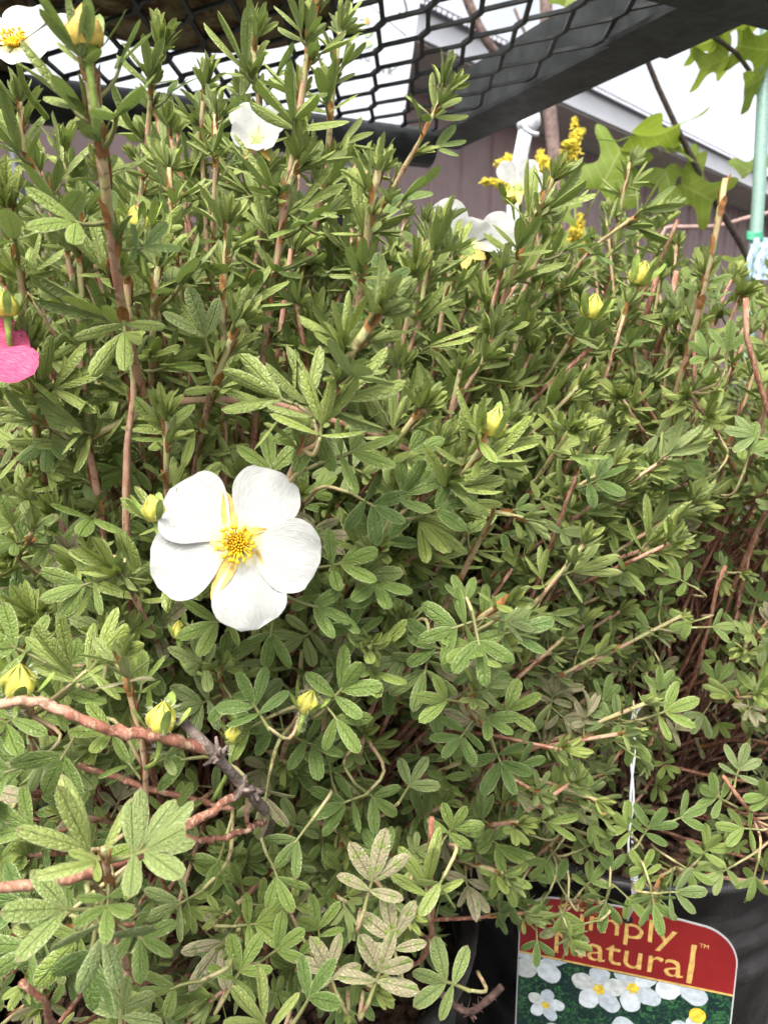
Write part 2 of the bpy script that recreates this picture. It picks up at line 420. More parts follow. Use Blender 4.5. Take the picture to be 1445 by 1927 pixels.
SKY = [(-300, 60), (0, 70), (330, 110), (560, 90), (640, 190), (720, 250), (800, 330), (840, 420), (870, 440), (930, 390), (1000, 350), (1200, 370), (1300, 410), (1445, 450), (1700, 450)]
def skyline(x): return float(np.interp(x, [a for a, _ in SKY], [b for _, b in SKY]))

def fill(sh, c, rad, n, style_z=0.15, camside=0.65, zmin=-.55, rin=.72, sc=1.0, step=.010, leafy=.055, dens=.95, zface=.35):
    c = np.asarray(c); rad = np.asarray(rad); k = 0; guard = 0
    while k < n and guard < n * 30:
        guard += 1
        d = nrm(rng.normal(0, 1, 3))
        if d[2] < zmin: continue
        if d[1] > .25 and random.random() < camside: continue
        r = random.uniform(rin, 1.0)
        tip = c + rad * d * r
        x, y, dep = proj(tip)
        if y < skyline(x) + 30 + 30 * random.random() and -300 < x < 1750: continue
        if tip[2] < 0.17 and np.hypot(*(tip - sh.base)[:2]) < .09: continue
        if not keep_leaf(tip): continue
        upz = 0.35 + 1.1 * max(0, d[2] + .2)
        td = nrm(d * np.array([1, 1, .5]) + np.array([0, 0, upz]) + rng.normal(0, .18, 3))
        st = 'up' if d[2] > style_z + random.uniform(-.15, .15) else 'side'
        L = np.linalg.norm(tip - sh.base)
        sprig(sh, stem_to(sh, tip, td), .0011, .0006, leafy * random.uniform(.9, 1.4) * (1.35 if st == 'up' else 1), step, st, sc * random.uniform(.85, 1.15), s0=.12, s1=random.uniform(.8, 1.05), nseg=9, face=zface if st == 'side' else .15, dens=dens, nsides=5)
        k += 1

LEFT = Shrub((-.06, .275, .165), 1.0)
RIGHT = Shrub((.128, .378, .165), 1.0)
BACKL = Shrub((-.21, .50, .165), 1.0)
BACKR = Shrub((.35, .52, .165), .95)
MIDB = Shrub((.0, .565, .165), 1.0)

# stems and shoots that the photograph shows one by one: photo points (x, y, depth), tip last
def H(sh, pts, r=(.0016, .0009), **kw):
    path = [P(*p) for p in pts]; r = (r[0] * .82, r[1] * .8); kw['leafy'] = kw.get('leafy', .06) * 1.7
    if kw.pop('root', True):
        b = sh.base + np.array([random.uniform(-.02, .02), random.uniform(-.02, .02), 0]); L = np.linalg.norm(path[0] - b)
        path = [b, .45 * (b + (path[0] - b) * .6 + np.array([0, 0, L * .1])) + .55 * (path[0] - nrm(path[1] - path[0]) * L * .4)] + path
    kw.setdefault('hero', True); kw.setdefault('nseg', 30); kw.setdefault('step', .0075)
    return sprig(sh, path, r[0], r[1], **kw)
UP = dict(style='up', face=.12)
H(LEFT, [(270, 740, .17), (225, 560, .145), (203, 380, .128), (185, 240, .122), (165, 110, .119)], (.0017, .0012), leafy=.028, step=.007, tip=False, sc=.95, **UP)
H(LEFT, [(500, 640, .19), (527, 450, .185), (556, 250, .178), (575, 130, .174), (597, -10, .170)], (.0016, .0010), leafy=.075, sc=1.0, **UP)
H(LEFT, [(560, 560, .23), (612, 330, .222), (625, 190, .216), (640, 60, .21)], (.0015, .0009), leafy=.075, **UP)
H(LEFT, [(470, 560, .23), (497, 360, .222), (488, 200, .216), (476, 70, .21)], (.0015, .0009), leafy=.055, **UP)
H(LEFT, [(390, 560, .235), (385, 380, .23), (380, 250, .225), (385, 165, .22)], (.0014, .0008), leafy=.035, **UP)
H(LEFT, [(250, 460, .22), (275, 300, .212), (285, 180, .206), (300, 90, .20)], (.0014, .0009), leafy=.05, **UP)
H(LEFT, [(400, 560, .20), (402, 400, .195), (403, 300, .192), (405, 215, .19)], (.0014, .0008), leafy=.05, **UP)
H(LEFT, [(640, 560, .23), (740, 350, .224), (800, 250, .216), (838, 165, .21)], (.0014, .0008), leafy=.05, sc=.95, **UP)
H(LEFT, [(660, 640, .18), (684, 500, .170), (695, 410, .165), (712, 320, .160)], (.0015, .0010), leafy=.05, sc=1.0, **UP)
H(LEFT, [(540, 910, .155), (580, 830, .146), (632, 735, .139), (668, 655, .134), (712, 590, .130)], (.0012, .0010), leafy=.040, step=.008, sc=.98, **UP)
H(LEFT, [(375, 840, .18), (400, 740, .165), (420, 680, .160), (447, 610, .157)], (.0013, .0009), leafy=.035, **UP)
H(LEFT, [(283, 760, .18), (287, 640, .166), (292, 570, .162), (297, 500, .158)], (.0013, .0009), leafy=.042, **UP)
H(LEFT, [(340, 560, .19), (325, 420, .183), (320, 370, .181), (318, 315, .180)], (.0013, .0008), leafy=.035, **UP)
H(LEFT, [(320, 960, .165), (312, 880, .155), (308, 840, .153), (313, 790, .151)], (.0012, .0008), leafy=.024, **UP)
H(LEFT, [(420, 600, .175), (420, 520, .172), (425, 480, .170), (428, 420, .168)], (.0012, .0008), leafy=.03, **UP)
H(LEFT, [(520, 480, .19), (532, 390, .183), (548, 340, .180), (562, 300, .178)], (.0012, .0008), leafy=.035, **UP)
H(LEFT, [(700, 900, .19), (730, 855, .172), (760, 815, .166), (795, 765, .162)], (.0012, .0008), leafy=.035, **UP)
H(LEFT, [(790, 945, .185), (835, 905, .172), (885, 875, .165), (918, 825, .160)], (.0012, .0010), leafy=.03, tip=False, **UP)
H(LEFT, [(165, 800, .17), (150, 640, .165), (155, 520, .163), (150, 400, .161)], (.0013, .0009), leafy=.05, sc=1.05, **UP)
H(LEFT, [(60, 760, .18), (50, 600, .165), (28, 480, .157), (15, 390, .152)], (.0014, .001), leafy=.05, sc=1.05, **UP)
H(LEFT, [(130, 500, .20), (95, 360, .195), (45, 280, .19), (38, 190, .186)], (.0013, .0008), leafy=.045, **UP)
H(LEFT, [(120, 800, .18), (60, 740, .165), (50, 690, .16), (55, 655, .158)], (.0013, .0009), leafy=.03, sc=1.0, **UP)
H(LEFT, [(240, 900, .17), (250, 700, .165), (240, 560, .160), (235, 470, .157)], (.0016, .0010), leafy=.02, **UP)
H(LEFT, [(255, 480, .18), (258, 440, .165)], (.001, .0009), leafy=.012, tip=False, **UP)
H(LEFT, [(720, 760, .20), (790, 600, .20), (800, 520, .198), (820, 430, .196)], (.0013, .0008), leafy=.04, **UP)
H(LEFT, [(880, 740, .235), (925, 620, .225), (965, 520, .218), (1000, 420, .212), (1040, 335, .208)], (.0015, .0009), leafy=.055, **UP)
H(LEFT, [(860, 1100, .20), (905, 1010, .19), (940, 960, .184), (985, 975, .18)], (.0012, .0008), leafy=.03, style='side', face=.4)
H(LEFT, [(870, 1230, .18), (880, 1190, .168), (905, 1160, .162), (950, 1130, .158)], (.0012, .0008), leafy=.03, style='side', face=.45, sc=1.0)
H(LEFT, [(540, 1400, .19), (555, 1360, .175), (575, 1330, .170)], (.0012, .0009), leafy=.018, tip=False, style='side', face=.5)
H(LEFT, [(60, 1400, .17), (50, 1340, .155), (38, 1300, .15)], (.0012, .0009), leafy=.02, tip=False, style='side', face=.4, sc=1.15)
H(LEFT, [(0, 1326, .137), (60, 1320, .137), (115, 1338, .138), (190, 1368, .14), (310, 1388, .145), (405, 1415, .152)][::-1], (.0015, .0011), leafy=.0, tip=False, s0=.55, s1=.85, root=False, dens=.0)
H(LEFT, [(455, 1492, .158), (385, 1535, .152), (300, 1590, .146), (200, 1632, .138), (100, 1660, .132), (-30, 1672, .126)], (.0011, .0011), leafy=.0, tip=False, s0=.5, s1=.85, root=False, dens=.0)
H(LEFT, [(500, 1545, .165), (430, 1575, .158), (350, 1580, .154), (300, 1560, .153)], (.0009, .0007), leafy=.0, tip=False, s0=.3, s1=.6, root=False)
H(LEFT, [(280, 1560, .165), (275, 1480, .155), (268, 1400, .150), (230, 1240, .146)], (.0010, .0007), leafy=.03, tip=True, style='side', face=.3)
H(LEFT, [(150, 1440, .175), (260, 1480, .17), (350, 1500, .17), (440, 1525, .172)], (.0009, .0008), leafy=0, tip=False, s0=.5, s1=.75, root=False)
H(LEFT, [(230, 1800, .14), (200, 1640, .118), (195, 1600, .112)], (.0010, .0007), leafy=.018, step=.006, tip=False, style='side', face=.55, sc=1.05)
H(LEFT, [(640, 1120, .20), (500, 1130, .19), (400, 1075, .18), (440, 1040, .158)], (.0011, .0009), leafy=0, tip=False, s0=.45, s1=.8, root=False)
H(LEFT, [(800, 1800, .23), (808, 1660, .20), (808, 1600, .185), (812, 1540, .18)], (.0010, .0008), leafy=.0, tip=False, s0=.5, s1=.75)
H(LEFT, [(90, 1920, .14), (75, 1880, .13), (40, 1850, .127)], (.0009, .0008), leafy=0, tip=False, s0=.35, s1=.6)
H(LEFT, [(300, 760, .17), (130, 830, .17), (70, 780, .165)], (.0011, .001), leafy=.012, tip=False)
for q in [(45, 1000), (150, 1040), (70, 1150), (640, 1100), (690, 1040), (560, 930), (880, 1300), (420, 1260), (250, 1160), (700, 1210)]:
    x, y = q
    H(LEFT, [(x + random.uniform(-60, 60), y + 90, .20), (x, y + 30, .178), (x + random.uniform(-20, 20), y, .168)], (.0011, .0007), leafy=.022, step=.006, style='side', face=.5, sc=1.0)
# right shrub
H(RIGHT, [(1140, 560, .345), (1155, 450, .335), (1170, 380, .33), (1185, 305, .325)], (.0014, .0009), leafy=.045, sc=1.0, **UP)
H(RIGHT, [(1060, 560, .30), (1110, 470, .29), (1160, 430, .285), (1245, 390, .28)], (.0013, .0009), leafy=.05, sc=1.0, **UP)
H(RIGHT, [(1310, 600, .26), (1335, 500, .25), (1352, 420, .246), (1365, 335, .243)], (.0014, .0011), leafy=.05, dens=0, tip=False, s0=.6, s1=1.0)
H(RIGHT, [(1225, 520, .29), (1250, 470, .285), (1275, 412, .28)], (.001, .0008), leafy=.0, tip=False, s0=.5, s1=.75)
H(RIGHT, [(1180, 700, .30), (1215, 600, .29), (1235, 520, .285)], (.0014, .0013), leafy=0, tip=False, s0=.4, s1=.7)
H(RIGHT, [(1240, 650, .30), (1262, 580, .29), (1272, 510, .288)], (.0013, .0012), leafy=0, tip=False, s0=.5, s1=.72)
H(LEFT, [(960, 800, .27), (1010, 730, .255), (1060, 660, .25), (1110, 590, .245)], (.0013, .0010), leafy=.02, tip=False, **UP)
H(LEFT, [(960, 790, .25), (1040, 720, .245), (1110, 655, .243)], (.0012, .0010), leafy=0, tip=False, s0=.5, s1=.72)
H(RIGHT, [(1540, 1050, .26), (1470, 830, .235), (1420, 700, .225), (1402, 620, .222), (1403, 560, .22)], (.0014, .0011), leafy=0, tip=False, s0=.45, s1=.75)
H(RIGHT, [(1150, 640, .29), (1180, 580, .28), (1200, 545, .278)], (.0012, .001), leafy=.02, tip=False, **UP)
H(RIGHT, [(1290, 1340, .35), (1345, 1280, .34), (1390, 1210, .335), (1425, 1110, .33), (1450, 980, .325)], (.0040, .0026), leafy=0, tip=False, s0=.0, s1=.22)
H(RIGHT, [(1380, 1190, .32), (1400, 1080, .31), (1440, 960, .305)], (.0012, .001), leafy=0, tip=False, s0=.4, s1=.6, root=False)
H(LEFT, [(1030, 960, .26), (1050, 910, .25), (1085, 845, .245)], (.0012, .001), leafy=0, tip=False, s0=.35, s1=.6)
H(RIGHT, [(1000, 1170, .26), (1040, 1110, .25), (1065, 1060, .246)], (.0012, .0008), leafy=.02, style='side', face=.5, sc=1.0)
H(RIGHT, [(1340, 1150, .29), (1350, 1100, .285), (1365, 1065, .283)], (.0010, .0009), leafy=0, tip=False, s0=.5, s1=.7)
H(RIGHT, [(940, 1550, .26), (948, 1450, .25), (940, 1380, .25)], (.0009, .0007), leafy=0, tip=False, s0=.5, s1=.75, root=False)
H(RIGHT, [(980, 1640, .27), (1020, 1600, .262), (1060, 1560, .258), (1045, 1490, .255)], (.0012, .0008), leafy=.03, style='side', face=.5)
H(RIGHT, [(1445, 1660, .27), (1340, 1650, .268), (1250, 1640, .27), (1230, 1690, .268)], (.0010, .0008), leafy=.03, style='side', face=.5)
H(RIGHT, [(900, 1690, .27), (980, 1720, .262), (1060, 1715, .258), (1100, 1690, .258)], (.0009, .0007), leafy=.04, style='side', face=.55, sc=.95, root=False)
H(RIGHT, [(1445, 1570, .26), (1400, 1520, .255), (1360, 1460, .253)], (.0009, .0008), leafy=0, tip=False, s0=.5, s1=.75)

# single leaves turned to the lens: photo x, y, depth, image angle of the tip leaflet, size, kind
PET = []
def LF(sh, x, y, d, ang, sc=1.0, kind='broad', tilt=.35):
    a = R(ang); dv = RGT * math.cos(a) + UPV * math.sin(a) + FWD * random.uniform(-.35, .25)
    n = -FWD * 1.0 + np.array([0, 0, tilt]) + rng.normal(0, .2, 3)
    p = P(x, y, d) - nrm(dv) * .006 * sc
    sh.leaf(kind, p, dv, n, sc)
    PET.append((sh, p, nrm(dv)))
for a in [(650, 1510, .185, 200, 1.0), (700, 1500, .187, 320, 1.0), (770, 1480, .19, 60, .95), (800, 1260, .175, 260, 1.15), (760, 1240, .18, 190, 1.1),
          (860, 1180, .162, 200, 1.05), (900, 1205, .158, 280, 1.05), (960, 1190, .165, 10, 1.0), (480, 1330, .16, 120, 1.0), (640, 1300, .165, 50, 1.05), (630, 1350, .165, -50, 1.0),
          (560, 1580, .17, 230, .95), (620, 1440, .19, 100, .9), (410, 1620, .165, 250, .95), (340, 1700, .165, 210, 1.0), (520, 1650, .17, 300, .9),
          (150, 1760, .135, 235, 1.3), (170, 1790, .125, 265, 1.25), (60, 1780, .14, 220, 1.2), (195, 1760, .118, 290, 1.0), (60, 1560, .15, 150, 1.1), (20, 1450, .15, 200, 1.2),
          (120, 1420, .15, 240, 1.2), (50, 1700, .145, 170, 1.1), (450, 1830, .165, 60, 1.0), (520, 1790, .17, 40, .95), (330, 1860, .16, 200, 1.0), (600, 1750, .18, 100, .95),
          (480, 1740, .175, 10, .9), (800, 1640, .165, 95, 1.1, 'narrow'), (810, 1690, .162, 240, 1.0, 'small'), (850, 1560, .19, 60, .9), (720, 1620, .185, 120, 1.0),
          (200, 1230, .15, 40, 1.1, 'narrow'), (120, 1240, .15, 110, 1.1, 'narrow'), (30, 1220, .15, 150, 1.1), (160, 1100, .16, 200, 1.0), (500, 1500, .168, 260, 1.0, 'old'),
          (470, 1370, .165, 210, .9), (350, 1430, .16, 190, 1.1), (700, 1660, .155, 75, 1.1, 'old'), (715, 1830, .15, 70, 1.1, 'old'), (740, 1770, .158, 100, 1.05, 'old'), (620, 1830, .168, 110, 1.0, 'old'),
          (840, 1850, .17, 150, 1.1), (580, 1880, .15, 60, 1.0), (480, 1905, .14, 120, 1.0, 'narrow'), (230, 1900, .14, 80, 1.0),
          (700, 950, .165, 330, 1.0), (760, 930, .17, 60, 1.0), (820, 960, .17, 20, 1.0), (590, 1140, .16, 340, 1.0), (640, 1060, .165, 10, 1.05), (510, 1190, .165, 260, 1.05), (410, 1170, .165, 200, 1.05),
          (590, 800, .15, 250, 1.1), (660, 850, .15, 20, 1.15, 'broad'), (500, 740, .145, 160, 1.15, 'narrow'), (570, 730, .142, 110, 1.15, 'narrow'), (610, 770, .14, 80, 1.0, 'narrow')]:
    LF(LEFT, *a)
for a in [(1150, 1350, .245, 170, 1.05), (1190, 1390, .243, 260, 1.0), (1250, 1340, .24, 20, 1.15), (1240, 1300, .245, 90, 1.0), (1050, 1490, .25, 60, 1.0), (1000, 1480, .255, 140, 1.0),
          (1040, 1310, .25, 80, 1.0, 'old'), (1060, 1350, .25, 320, 1.0, 'old'), (1130, 1100, .25, 330, 1.0, 'old'), (1070, 1040, .25, 70, 1.0, 'old'), (1280, 1090, .27, 150, 1.0), (1300, 1170, .265, 190, 1.0), (1340, 1180, .265, 0, 1.0),
          (1220, 1180, .27, 170, .9), (1250, 1270, .28, 290, .85), (970, 1560, .255, 160, 1.0), (1030, 1620, .25, 230, .95), (1110, 1590, .252, 30, .95), (1080, 1540, .255, 40, .9), (1220, 1560, .25, 60, 1.1), (1280, 1540, .25, 20, 1.05),
          (1180, 1560, .25, 130, 1.0), (1270, 1680, .245, 0, 1.05), (1230, 1700, .244, 280, 1.0), (1140, 1700, .248, 260, 1.0), (1100, 1740, .247, 200, .95), (1020, 1700, .25, 240, .9), (1010, 1770, .247, 270, .85), (1075, 1770, .246, 290, .9), (1180, 1690, .25, 320, .95),
          (1400, 1560, .25, 180, 1.0), (1300, 1640, .252, 330, .95), (1360, 1640, .255, 200, .9), (1420, 1650, .25, 260, .95), (1330, 1600, .255, 60, .95), (1050, 1660, .25, 120, .95), (1110, 1660, .252, 50, .95), (990, 1660, .255, 190, .95), (1060, 1720, .246, 250, .9), (1150, 1640, .25, 90, .9), (1210, 1640, .25, 120, 1.0), (960, 1700, .25, 240, .95), (930, 1650, .255, 200, .95), (1440, 1500, .25, 120, 1.0), (1390, 1450, .26, 70, 1.0), (1350, 1500, .255, 150, 1.0), (1410, 850, .215, 80, 1.05), (1420, 820, .215, 170, 1.0), (1330, 900, .27, 210, 1.0), (1300, 930, .275, 330, 1.0), (1370, 660, .24, 90, 1.05), (1330, 670, .245, 150, 1.0)]:
    LF(RIGHT, *a)

fill(LEFT, (-.058, .285, .305), (.165, .138, .165), 260)
fill(LEFT, (-.065, .275, .265), (.16, .125, .11), 150, style_z=9, zmin=-.80, rin=.82, zface=.5, camside=.85)
fill(RIGHT, (.145, .395, .305), (.165, .15, .165), 200, sc=.95, dens=.85, leafy=.065)
fill(RIGHT, (.135, .385, .25), (.135, .13, .10), 50, style_z=9, zmin=-.75, rin=.8, sc=.95, zface=.5)
fill(LEFT, (-.05, .295, .335), (.17, .13, .15), 210, zmin=.05, camside=.25, leafy=.075)
fill(RIGHT, (.15, .37, .345), (.19, .14, .15), 170, zmin=.0, camside=.2, leafy=.06)
fill(BACKL, (-.20, .50, .33), (.20, .15, .19), 230, camside=.5)
fill(BACKR, (.35, .50, .31), (.20, .17, .17), 210, camside=.5)
fill(MIDB, (.0, .56, .31), (.17, .14, .19), 180, camside=.5)

# petioles of the single leaves run to the nearest twig behind them
TW = {sh: np.concatenate([m.v[0] for m in sh.branches]) for sh in (LEFT, RIGHT)}
def near_twig(sh, p, back=.003):
    q = TW[sh]; d = np.linalg.norm(q - p, axis=1) + np.where((q - p) @ FWD < back, 1.0, 0.0)
    i = int(np.argmin(d)); return q[i] if d[i] < .017 else p + FWD * .012 + np.array([0, 0, -.002])
for sh, p, dv in PET:
    e = near_twig(sh, p - dv * .004); g = np.linalg.norm(e - p)
    m = MB(); m.tube(catmull([e, p - dv * min(.004, g * .35) + (e - p) * .25, p + dv * .0008], 8), np.linspace(.0005, .0004, 8), 5, .9, 1.05); sh.branches.append(m)

# which leaves show largest from the photograph's place: a coarse depth buffer over all leaves
SHR = [(LEFT, 'flowering_shrub', 'leafy green shrub with one wide open white flower facing out, in left pot', 'plants'),
       (RIGHT, 'flowering_shrub', 'sparse twiggy green shrub growing above the pot with the red and white tag', 'plants'),
       (BACKL, 'flowering_shrub', 'green shrub under the mesh bench behind the shrub with the open flower', 'plants'),
       (BACKR, 'flowering_shrub', 'green shrub behind the twiggy shrub, below the lobed yellow green leaves', 'plants'),
       (MIDB, 'flowering_shrub', 'green shrub by the bench corner behind the two front pots', 'plants')]
def rank():
    pts = []; ids = []; k = 0; owner = []
    for si, (sh, *_r) in enumerate(SHR):
        for vi, M in sh.leaves:
            s = VSAMP[vi] @ M[:3, :3].T + M[:3, 3]
            pts.append(s); ids.append(np.full(len(s), k)); owner.append(si); k += 1
    p = np.concatenate(pts); ids = np.concatenate(ids); owner = np.array(owner)
    q = p - CAM; d = q @ FWD; ok = d > .03
    x = (722.5 + FPX * (q @ RGT) / np.where(ok, d, 1)); y = (963.5 - FPX * (q @ UPV) / np.where(ok, d, 1))
    ok &= (x >= 0) & (x < 1445) & (y >= 0) & (y < 1927)
    cell = 10; gx = (x // cell).astype(int); gy = (y // cell).astype(int); W = 146
    key = np.where(ok, gy * W + gx, -1); o = np.argsort(-d); best = {}
    buf = np.full(W * 200, -1)
    o = o[ok[o]]; buf[key[o]] = ids[o]
    return np.bincount(buf[buf >= 0], minlength=k), owner
counts, owner = rank()
off = 0
OBJ = {}
for si, (sh, nm, lab, grp) in enumerate(SHR):
    root = thing(nm, sh.base, lab, 'shrub', 'potted shrubs'); OBJ[sh] = root
    for m in sh.branches[:300]:
        m.build('branch', [M_stem, M_stip], root, attr='st')
    if len(sh.branches) > 300:
        z = MB()
        for m in sh.branches[300:]:
            for v, a in zip(m.v, m.a): z.v.append(v); z.a.append(a)
            z.f += [tuple(i + z.n for i in f) for f in m.f]; z.m += m.m; z.n += m.n
        z.build('twigs', [M_stem, M_stip], root, attr='st')['kind'] = 'stuff'
    c = counts[off:off + len(sh.leaves)]; off += len(sh.leaves)
    order = np.argsort(-c); pick = [i for i in order[:300] if c[i] > 0]; ps = set(pick)
    for i in pick:
        vi, M = sh.leaves[i]; link('leaf', VMESH[vi], root, Matrix(M.tolist()))
    rest = [i for i in range(len(sh.leaves)) if i not in ps]
    V = []; F = []; A = []; C = []; n0 = 0
    for i in rest:
        vi, M = sh.leaves[i]; v, f, a, cl_ = VAR[vi] if c[i] > 0 else VLO[vi]
        V.append(v @ M[:3, :3].T + M[:3, 3] - sh.base); F.append(f + n0); A.append(a); cc = np.tile(cl_, (len(v), 1)).astype(float); cc[:, 0] = random.random(); C.append(cc); n0 += len(v)
    V = np.concatenate(V); F = np.concatenate(F); A = np.concatenate(A); C = np.concatenate(C)
    me = bpy.data.meshes.new('foliage'); me.vertices.add(len(V)); me.vertices.foreach_set('co', V.ravel())
    me.loops.add(F.size); me.loops.foreach_set('vertex_index', F.ravel()); me.polygons.add(len(F))
    me.polygons.foreach_set('loop_start', np.arange(0, F.size, 4)); me.polygons.foreach_set('use_smooth', np.ones(len(F), bool))
    me.update(calc_edges=True); me.materials.append(M_leaf)
    at = me.attributes.new('luv', 'FLOAT_VECTOR', 'POINT'); at.data.foreach_set('vector', A.ravel())
    at = me.attributes.new('lc', 'FLOAT_VECTOR', 'POINT'); at.data.foreach_set('vector', C.ravel())
    fo = link('foliage', me, root, Matrix.Translation(Vector(sh.base))); fo['kind'] = 'stuff'
    print('shrub', si, 'leaves', len(sh.leaves), 'visible', int((c > 0).sum()), 'branches', len(sh.branches), 'tris', 2 * len(F))

# ------------------------------------------------------------------ flowers and buds
def basis(n, up):
    z = nrm(n); x = nrm(np.cross(up, z)); y = np.cross(z, x); return np.stack([x, y, z], 1)
def petal_geo(Rr, ang, length=1.0, width=1.0, cup=.12, roll=0.0, seed=0, r0=.10):
    r_ = random.Random(seed); nu, nv = 14, 12; V = []; A = []
    ph = [r_.uniform(0, 6.28) for _ in range(6)]
    for i in range(nu + 1):
        u = i / nu; ue = 1 - (1 - u) ** 1.35
        pk = .62
        w = (.13 + .87 * math.sin(ue / pk * math.pi / 2) ** 1.4) if ue < pk else math.sqrt(max(0, 1 - ((ue - pk) / (1 - pk)) ** 2.3))
        for j in range(nv + 1):
            v = -1 + 2 * j / nv
            vw = v * w; edge = 1 + .020 * math.sin(5 * vw + ph[0]) + .010 * math.sin(13 * vw + ph[1])
            x = (r0 + (1 - r0) * ue * length * edge) * Rr
            y = v * w * .40 * width * Rr * (1 + .02 * math.sin(7 * ue + ph[2]))
            z = Rr * (cup * (ue ** 1.6) * .9 - .10 * ue ** 4 + .05 * vw ** 2 + .016 * math.sin(7 * vw + ph[3]) * ue ** 2 + .012 * math.sin(9 * ue + 3 * vw + ph[4]) * abs(vw) + .02 * math.sin(4 * vw + 5 * ue + ph[5]) * ue)
            z += math.tan(roll) * y * ue
            V.append((x, y, z)); A.append((ue, v, 0))
    k = nv + 1
    F = [(i * k + j, (i + 1) * k + j, (i + 1) * k + j + 1, i * k + j + 1) for i in range(nu) for j in range(nv)]
    return rotz(np.array(V), R(ang)), F, np.array(A)
def flower(sh, c, n, up, Rr, petals, sepals=(), pedicel=None, mat=None, name='flower', stamens=True, root=None):
    root = root or OBJ[sh]; c = np.asarray(c); B = basis(n, up); mat = mat or M_petal
    m = MB()
    m.v_ = None
    prof = [(.0, -.09), (.07, -.085), (.15, -.05), (.2, -.015), (.12, .005), (0.0, .012)]
    V = []; nn = 12
    for r_, z in prof:
        for j in range(nn): an = 2 * math.pi * j / nn; V.append((r_ * Rr * math.cos(an), r_ * Rr * math.sin(an), z * Rr))
    F = [(i * nn + j, i * nn + (j + 1) % nn, (i + 1) * nn + (j + 1) % nn, (i + 1) * nn + j) for i in range(len(prof) - 1) for j in range(nn)]
    m.add(np.array(V) @ B.T + c, F)
    if pedicel is not None:
        pts = catmull([c - B[:, 2] * Rr * .05] + [np.asarray(q) for q in pedicel] + [near_twig(sh, np.asarray(pedicel[-1]), .0)], 10); m.tube(pts, .0007, 6)
    fl = m.build(name, [M_bract], root)
    for k, (ang, ln, wd, cup, roll) in enumerate(petals):
        v, f, a = petal_geo(Rr, ang, ln, wd, cup, R(roll), seed=int(ang * 7 + Rr * 1e5))
        v = v + np.array([0, 0, .012 * Rr * (k % 2)])
        q = MB(); q.add(v @ B.T + c, f, a); q.build('petal', [mat], fl, attr='luv')
    for ang, ln in sepals:
        v, f, a = leaflet(ln * Rr, Rr * .27, .3, -.1, .2, .2, tipw=0); v[:, 1] *= np.clip(1.35 - v[:, 0] / (ln * Rr), .15, 1)
        v = rotz(v + np.array([.05 * Rr, 0, -.012 * Rr]), R(ang)); q = MB(); q.add(v @ B.T + c, f, a); q.build('sepal', [M_sepal], fl)
    if stamens:
        q = MB(); r_ = random.Random(5)
        for i in range(30):
            an = i * 2.4; rr = Rr * (.12 + .11 * r_.random()); h = Rr * (.10 + .07 * r_.random())
            p0 = np.array([.08 * Rr * math.cos(an), .08 * Rr * math.sin(an), .01 * Rr]); p2 = np.array([rr * math.cos(an), rr * math.sin(an), h])
            q.tube(np.array([p0, (p0 + p2) / 2 + [0, 0, .03 * Rr], p2]) @ B.T + c, Rr * .0085, 4)
            t = nrm(np.array([r_.uniform(-1, 1), r_.uniform(-1, 1), .4])) * Rr * .032
            q.tube(np.array([p2 - t, p2 - t * .4, p2 + t * .4, p2 + t]) @ B.T + c, [Rr * .008, Rr * .022, Rr * .022, Rr * .008], 6)
        for i in range(40):
            an = i * 2.4; rr = Rr * .10 * math.sqrt(i / 40); h = Rr * (.10 - .05 * i / 40)
            q.tube(np.array([[rr * math.cos(an), rr * math.sin(an), 0], [rr * 1.1 * math.cos(an), rr * 1.1 * math.sin(an), h], [rr * 1.15 * math.cos(an), rr * 1.15 * math.sin(an), h + Rr * .025]]) @ B.T + c, [Rr * .012, Rr * .016, Rr * .009], 5)
        q.build('stamens', [M_stamen], fl)
    return fl

